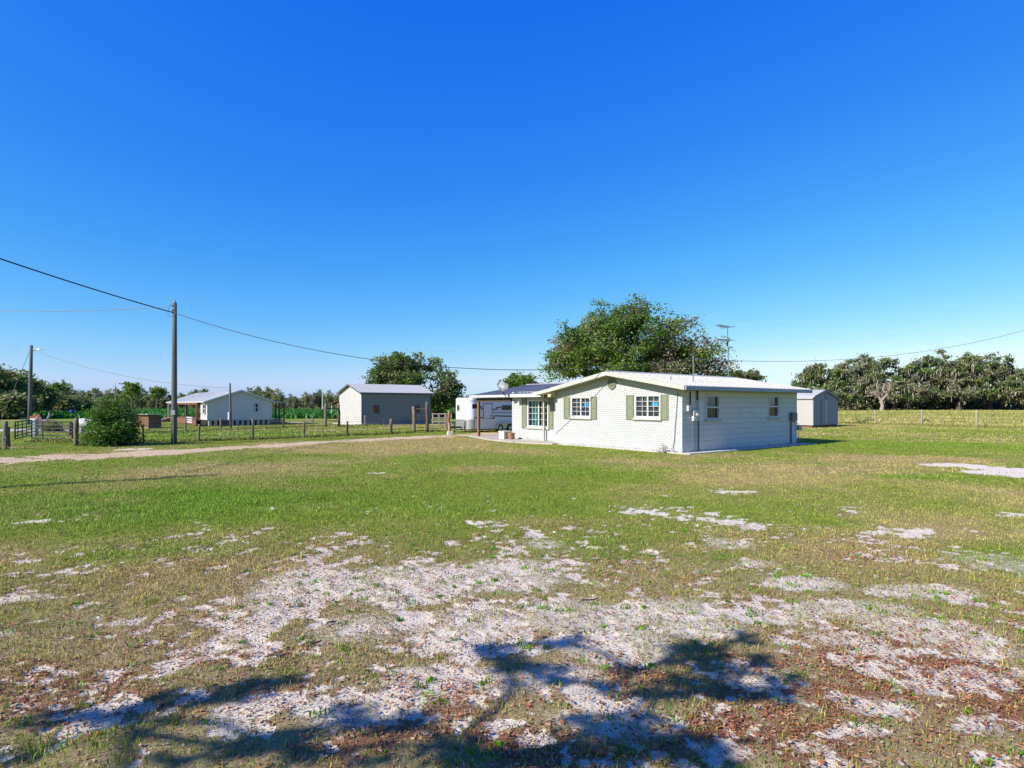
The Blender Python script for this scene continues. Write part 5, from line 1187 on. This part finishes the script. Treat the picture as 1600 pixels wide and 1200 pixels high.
# standpipe and junk by the trailer hitch
x, y = GP(701.5, 676.5); sp = empty('hydrant_post', (x, y, 0)); tag(sp, 'brown wooden post with a white standpipe beside the trailer nose', 'post')
m_ = post_mesh(1.35, .10, 5); m_.build('post', M['brownpost'], sp, smooth=True); m_ = MB(); m_.tube([(.03, -.16, 0), (.03, -.16, .62)], .03, 8); m_.build('standpipe', M['white'], sp); m_ = MB(); m_.tube([(.03, -.16, .58), (.03, -.26, .62), (.03, -.32, .52)], .02, 8); m_.build('tap', M['metal'], sp)
m_ = MB(); m_.box(-.14, .14, -.1, .1, 0, .2); o = m_.build('concrete_block', M['blockwhite'], bevel=.01); x, y = GP(703, 679.6); o.location = (x, y, 0); o.rotation_euler = (0, 0, .4); tag(o, 'pale concrete block on the ground in front of the trailer', 'block')
# posts at the left gate
def tube_gate(label, a, b, h, vs, group=None, z0=.18):
    root = empty('tube_gate', (a[0], a[1], 0)); tag(root, label, 'gate', group); d = Vector((b[0] - a[0], b[1] - a[1], 0))
    m = MB(); m.tube([(0, 0, z0), (0, 0, h - .06), tuple(d * .015 + Vector((0, 0, h))), tuple(d * .985 + Vector((0, 0, h))), tuple(d + Vector((0, 0, h - .06))), tuple(d + Vector((0, 0, z0)))], .028, 8); m.build('frame', M['darkmetal'], root)
    for k in range(5): z = z0 + (h - z0) * k / 5.0; m = MB(); m.tube([(0, 0, z), tuple(d + Vector((0, 0, z)))], .022, 6); m.build('rail', M['darkmetal'], root)
    for f in vs: m = MB(); m.tube([tuple(d * f + Vector((0, 0, z0))), tuple(d * f + Vector((0, 0, h)))], .02, 6); m.build('brace', M['darkmetal'], root)
    return root
ga = GP(49.5, 690.5); gb = GP(113, 692.2)
tube_gate('long dark tube gate standing closed left of the big bush', ga, gb, .93, [.28])
tube_gate('short dark tube gate panel swung back beside the lamp pole', GP(23.5, 692.5), GP(49, 685.5), .93, [.16, .42, .68])
for (px, py, h, r, m__, lab) in ((8.6, 702, 1.06, .085, 'postwood', 'weathered stout gate post nearest the left picture edge'), (13.2, 699, .82, .06, 'postdark', 'dark shorter post touching the stout gate post at the left edge'), (109.5, 681.5, .78, .085, 'postdark', 'dark post standing just behind the closed tube gate')):
    o = post_mesh(h, r, int(px)).build('gate_post', M[m__], None, smooth=True); x, y = GP(px, py); o.location = (x, y, 0); tag(o, lab, 'post')
fence('wire fence running left from the stout gate post', [GP(8.6, 702.5), (-24.4, 21.0), (-29.5, 19.2)], [.5, 1.05, 1.05], [.03, .07, .07], ['postwood'], [.15, .35, .6, .85])
# utility pedestal, junk, barrel, tank, road beyond the gate
x, y = GP(54, 681.5); pe = empty('utility_pedestal', (x, y, 0)); tag(pe, 'pale grey utility pedestal behind the open tube gate', 'pedestal'); m_ = MB(); m_.box(-.14, .14, -.12, .12, 0, .88); m_.build('cabinet', M['boxgrey'], pe, bevel=.02); m_ = MB(); m_.box(-.16, .16, -.14, .14, .88, .94); m_.build('lid', M['boxlight'], pe, bevel=.015)
x, y = GP(66, 672); ju = empty('scrap_pile', (x, y, 0)); tag(ju, 'heap of rusty red and white scrap panels beyond the tube gate', 'scrap')
for k in range(6): m_ = MB(); g = random.Random(k); m_.box(-.3, .3, -.02, .02, 0, .55); o = m_.build('panel', M['rust' if k % 2 == 0 else 'blockwhite'], ju); o.location = (g.uniform(-.4, .5), g.uniform(-.3, .3), .02 + .11 * k); o.rotation_euler = (g.uniform(-.5, .5), g.uniform(-.4, .4), g.uniform(0, 3))
x, y = PX(113, 90), 90.0; m_ = MB(); m_.tube([(0, 0, 0), (0, 0, .04), (0, 0, .4), (0, 0, .8), (0, 0, .84)], [.28, .3, .32, .3, .27], 16); o = m_.build('plastic_barrel', M['bluebarrel'], smooth=False); o.location = (x, y, 0); tag(o, 'small blue barrel far beyond the brown gate post', 'barrel')
ta_ = empty('propane_tank', (PX(131, 34), 34.0, 0), R(12)); tag(ta_, 'white rounded tank half hidden by the big bush', 'tank')
m_ = MB(); m_.tube([(-.46, 0, .62), (-.42, 0, .62), (-.33, 0, .62), (1.0, 0, .62), (1.1, 0, .62), (1.14, 0, .62)], [.03, .16, .27, .27, .16, .03], 18); m_.build('shell', M['white'], ta_, smooth=True); m_ = MB(); m_.box(-.15, -.05, -.2, .2, 0, .4); m_.box(.7, .8, -.2, .2, 0, .4); m_.build('saddle', M['slab'], ta_)
m_ = MB(); q_ = [(-130, 34.0), (-60, 38.2), (-36, 40.0), (-27.5, 40.6), (-27.5, 37.6), (-36, 36.6), (-60, 34.6), (-130, 30)]
m_.prism([(x, y, .028) for x, y in q_], (0, 0, -.25)); tag(m_.build('road', M['slab']), 'pale side road seen through the gate at far left', 'road', kind='structure')

# ------------------------------------------------------------------ poles and wires
def pole(label, x, y, h, r0, r1, lean=0.0, name='utility_pole'):
    root = empty(name, (x, y, 0)); tag(root, label, 'utility pole'); m = MB(); m.tube([(lean * z, 0, z) for z in (-.2, h * .3, h * .65, h)], [r0, r0 * .93 + r1 * .07, (r0 + r1) / 2, r1], 14); m.build('shaft', M['pole'], root, smooth=True); return root
x1, y1 = GP(272, 694.2); h1 = ZAT(473, y1)
P1 = pole('tall weathered utility pole beside the dirt track', x1, y1, h1, .115, .085, .004)
m_ = MB(); m_.tube([(.025, 0, h1), (.025, 0, h1 + .12)], [.05, .03], 8); m_.build('pole_cap', M['boxgrey'], P1); m_ = MB(); m_.box(-.03, .13, -.19, -.115, 1.26, 1.46); m_.tube([(.05, -.14, .0), (.05, -.14, 1.26)], .018, 6); m_.build('switch_box', M['boxgrey'], P1)
m_ = MB(); m_.tube([(.02, -.10, h1 - .3), (.02, -.16, h1 - .38), (.02, -.12, h1 - .50)], .02, 6); m_.tube([(-.14, -.06, h1 - .12), (.02, -.1, h1 - .14)], .018, 6); m_.tube([(-.20, -.04, h1 - .2), (-.25, -.04, h1 - .45), (-.15, -.05, h1 - .62), (.0, -.1, h1 - .6)], .006, 5); m_.build('insulator', M['cable'], P1)
P0 = (-17.2, 7.35); h0_ = 8.35
pole('utility pole outside the left of the picture whose thin shadow crosses the lawn', P0[0], P0[1], h0_, .15, .12)
Y2 = 50.0; x2 = PX(46.2, Y2); h2 = ZAT(539.5, Y2); P2 = pole('slim grey green lamp pole rising above the gate at far left', x2, Y2, h2, .15, .11, .022, name='lamp_pole')
m_ = MB(); m_.tube([(.16, 0, h2 - .42), (.5, -.05, h2 - .34), (.85, -.05, h2 - .36)], .03, 6); m_.tube([(.16, 0, h2 - .62), (.5, -.05, h2 - .38)], .022, 6); m_.build('lamp_arm', M['metal'], P2); m_ = MB(); m_.tube([(.72, -.05, h2 - .33), (.9, -.05, h2 - .36), (1.22, -.05, h2 - .40)], [.04, .06, .035], 10); m_.build('lamp_head', M['boxgrey'], P2)
Y3 = 42.7; x3 = PX(360.4, Y3); h3 = ZAT(598.8, Y3); P3 = pole('short meter pole in front of the white house gable', x3, Y3, h3, .085, .065, -.015, name='meter_pole')
m_ = MB(); m_.box(-.16, -.04, -.12, .06, ZAT(656, Y3), ZAT(644, Y3)); m_.build('meter_box', M['boxlight'], P3, bevel=.01)
for (px, pt, Y_, r, mt_, lab) in ((504, 612, 150, .17, 'white', 'thin white pole in the far field between the two houses'), (180.3, 604, 120, .14, 'boxgrey', 'pale thin pole above the big bush')):
    m_ = MB(); m_.tube([(0, 0, 0), (0, 0, ZAT(pt, Y_))], [r, r * .8], 8); m_.tube([(0, 0, ZAT(pt, Y_)), (0, 0, ZAT(pt - 7, Y_))], [r * .3, r * .2], 6); o = m_.build('far_pole', M[mt_]); o.location = (PX(px, Y_), Y_, 0); tag(o, lab, 'pole')
def wire(label, a, b, sag, r, mat='cable', n=28, extra=0.0):
    m = MB(); ps = []
    for i in range(n + 1):
        f = i / n; ps.append(tuple(a[k] + (b[k] - a[k]) * f - ((sag * 4 * f * (1 - f)) if k == 2 else 0) for k in range(3)))
    m.tube(ps, r, 6); return tag(m.build('power_line', M[mat]), label, 'cable')
WA = (x1 + .02, y1 - .12, ZAT(489, y1))
wire('thick black cable coming down from upper left to the tall utility pole', (P0[0], P0[1], h0_ - .75), WA, .30, .022)
wire('thick black cable sagging from the tall utility pole to the house mast', WA, MAST, 1.22, .014)
wire('thin wire leaving the tall utility pole toward the left edge', (x1 - .1, y1 - .1, ZAT(480, y1)), (-44.0, 33.0, ZAT(452, 33)), .62, .012, 'cablegrey')
wire('wire sagging from the lamp pole arm to the short meter pole', (x2 + .55, Y2 - .05, ZAT(549, Y2)), (x3, Y3, h3 - .35), .62, .02, 'cablegrey')
wire('guy wire slanting down left from the lamp pole top', (x2 + .1, Y2, ZAT(545, Y2)), (x2 - 6.0, Y2 + 4, .0), 0, .018, 'cablegrey')
PR = (38.0, 34.0)
pole('utility pole outside the right of the picture carrying the thin house wire', PR[0], PR[1], 9.7, .13, .1)
pole('utility pole outside the left of the picture carrying the thin wire', -44.0, 33.0, 8.4, .13, .1)
wire('thin wire rising from the house mast past the antenna to the right edge', MAST, (PR[0], PR[1], 9.5), 1.72, .009, 'cablegrey', n=36)
# sticks on the sand
for (px, py, ln, a, lab) in ((487, 1008, .07, .55, 'short dark stick on the sand left of the tree shadow'), (518, 974, .055, .9, 'stubby dark stick above the other short stick on the sand'), (920, 938, .11, .5, 'longer thin curved stick on the sand in mid foreground'), (430, 1028, .07, .15, 'thin twig lying at the left edge of the sandy patch')):
    x, y = G(px, py); m_ = MB(); m_.tube([(-ln, 0, .012), (-ln * .3, .02, .022), (ln * .4, -.01, .02), (ln, .015, .014)], [.004, .007, .008, .004], 6); o = m_.build('stick', M['bark'], smooth=True); o.location = (x, y, float(gz(np.array([x]), np.array([y]))[0]) + .004); o.rotation_euler = (0, 0, a); tag(o, lab, 'stick')
# taller unmown grass along the fence lines
def fence_grass():
    g = np.random.default_rng(15); X = []; Y = []
    for line, n in ((fp, 7000), ([GP(*q) for q in bp_], 3600), ([GP(8.6, 702.5), (-24.4, 21.0)], 900), ([ga, gb], 900), (rp[:5], 5200), ([GP(529.6, 666.4), GP(600, 664.2)], 900), ([GP(667.8, 675.5), GP(702, 675.0)], 700)):
        a = np.array(line); L_ = np.hypot(*(a[1:] - a[:-1]).T); i = g.choice(len(L_), n, p=L_ / L_.sum()); f = g.random((n, 1)); p = a[i] + (a[i + 1] - a[i]) * f + g.normal(size=(n, 2)) * .10
        k = g.random(n) < .35 + .65 * fbm(p[:, 0], p[:, 1], .8, 3, 19); X.append(p[k, 0]); Y.append(p[k, 1])
    x, y = np.concatenate(X), np.concatenate(Y); n = len(x)
    blades('fence_line_grass', x, y, .05 + .16 * g.random(n) ** 2, .02 + .02 * g.random(n), grass_cols(n, g.random(n) * .7, np.zeros(n), g) * .8, g, 'taller unmown grass growing along the foot of the fences')
fence_grass()
# ------------------------------------------------------------------ camera, light, sky
cam = bpy.data.cameras.new('camera'); co = bpy.data.objects.new('camera', cam); COL.objects.link(co)
co.location = (0, 0, EYE); co.rotation_euler = (R(90), 0, 0)
cam.sensor_width = 36; cam.lens = 36 * F / 1600; cam.shift_y = (HY - 600) / 1600; cam.clip_end = 6000; cam.clip_start = .05
sc.camera = co
sl_ = bpy.data.lights.new('sun', 'SUN'); sl_.energy = 5.0; sl_.angle = R(.5); sl_.color = (1, .925, .80)
so = bpy.data.objects.new('sun', sl_); COL.objects.link(so)
dvec = Vector((DSH[0] * math.cos(SUN_EL), DSH[1] * math.cos(SUN_EL), -math.sin(SUN_EL)))
so.rotation_euler = dvec.to_track_quat('-Z', 'Y').to_euler(); so.location = (-40, -30, 40)
w = bpy.data.worlds.new('World'); sc.world = w; w.use_nodes = True; nt = w.node_tree; nt.nodes.clear()
out = nt.nodes.new('ShaderNodeOutputWorld'); bg = N(nt, 'ShaderNodeBackground', Strength=.10)
sky = nt.nodes.new('ShaderNodeTexSky'); sky.sky_type = 'NISHITA'; sky.sun_disc = False; sky.sun_elevation = SUN_EL
sky.sun_rotation = math.atan2(-DSH[0], -DSH[1]); sky.air_density = 1.0; sky.dust_density = .35; sky.ozone_density = 2.2; sky.altitude = 0
sep = nt.nodes.new('ShaderNodeSeparateColor'); cmb = nt.nodes.new('ShaderNodeCombineColor'); L(nt, sky.outputs[0], sep.inputs[0])
for i, (gain, pw) in enumerate(((1.12, 2.05), (.735, 1.11), (.65, .25))):      # deeper, more saturated blue of a dry winter sky
    a = N(nt, 'ShaderNodeMath', _operation='MULTIPLY'); a.inputs[1].default_value = .1; L(nt, sep.outputs[i], a.inputs[0])
    p_ = N(nt, 'ShaderNodeMath', _operation='POWER'); p_.inputs[1].default_value = pw; L(nt, a.outputs[0], p_.inputs[0])
    m_ = N(nt, 'ShaderNodeMath', _operation='MULTIPLY'); m_.inputs[1].default_value = gain * 10; L(nt, p_.outputs[0], m_.inputs[0])
    c_ = N(nt, 'ShaderNodeMath', _operation='MINIMUM'); c_.inputs[1].default_value = 12.0; L(nt, m_.outputs[0], c_.inputs[0]); chan = (chan if i else []) + [c_]
gk = N(nt, 'ShaderNodeMath', _operation='MULTIPLY'); gk.inputs[1].default_value = .76; L(nt, chan[1].outputs[0], gk.inputs[0])      # keeps the horizon haze blue, not pink
rk = N(nt, 'ShaderNodeMath', _operation='MINIMUM'); L(nt, chan[0].outputs[0], rk.inputs[0]); L(nt, gk.outputs[0], rk.inputs[1])
L(nt, rk.outputs[0], cmb.inputs[0]); L(nt, chan[1].outputs[0], cmb.inputs[1]); L(nt, chan[2].outputs[0], cmb.inputs[2])
L(nt, cmb.outputs[0], bg.inputs['Color']); L(nt, bg.outputs[0], out.inputs[0])
vs_ = sc.view_settings; vs_.view_transform = 'Standard'; vs_.look = 'None'; vs_.exposure = .8; vs_.gamma = 1.0; vs_.use_curve_mapping = False
sc.cycles.max_bounces = 6; sc.cycles.transparent_max_bounces = 8
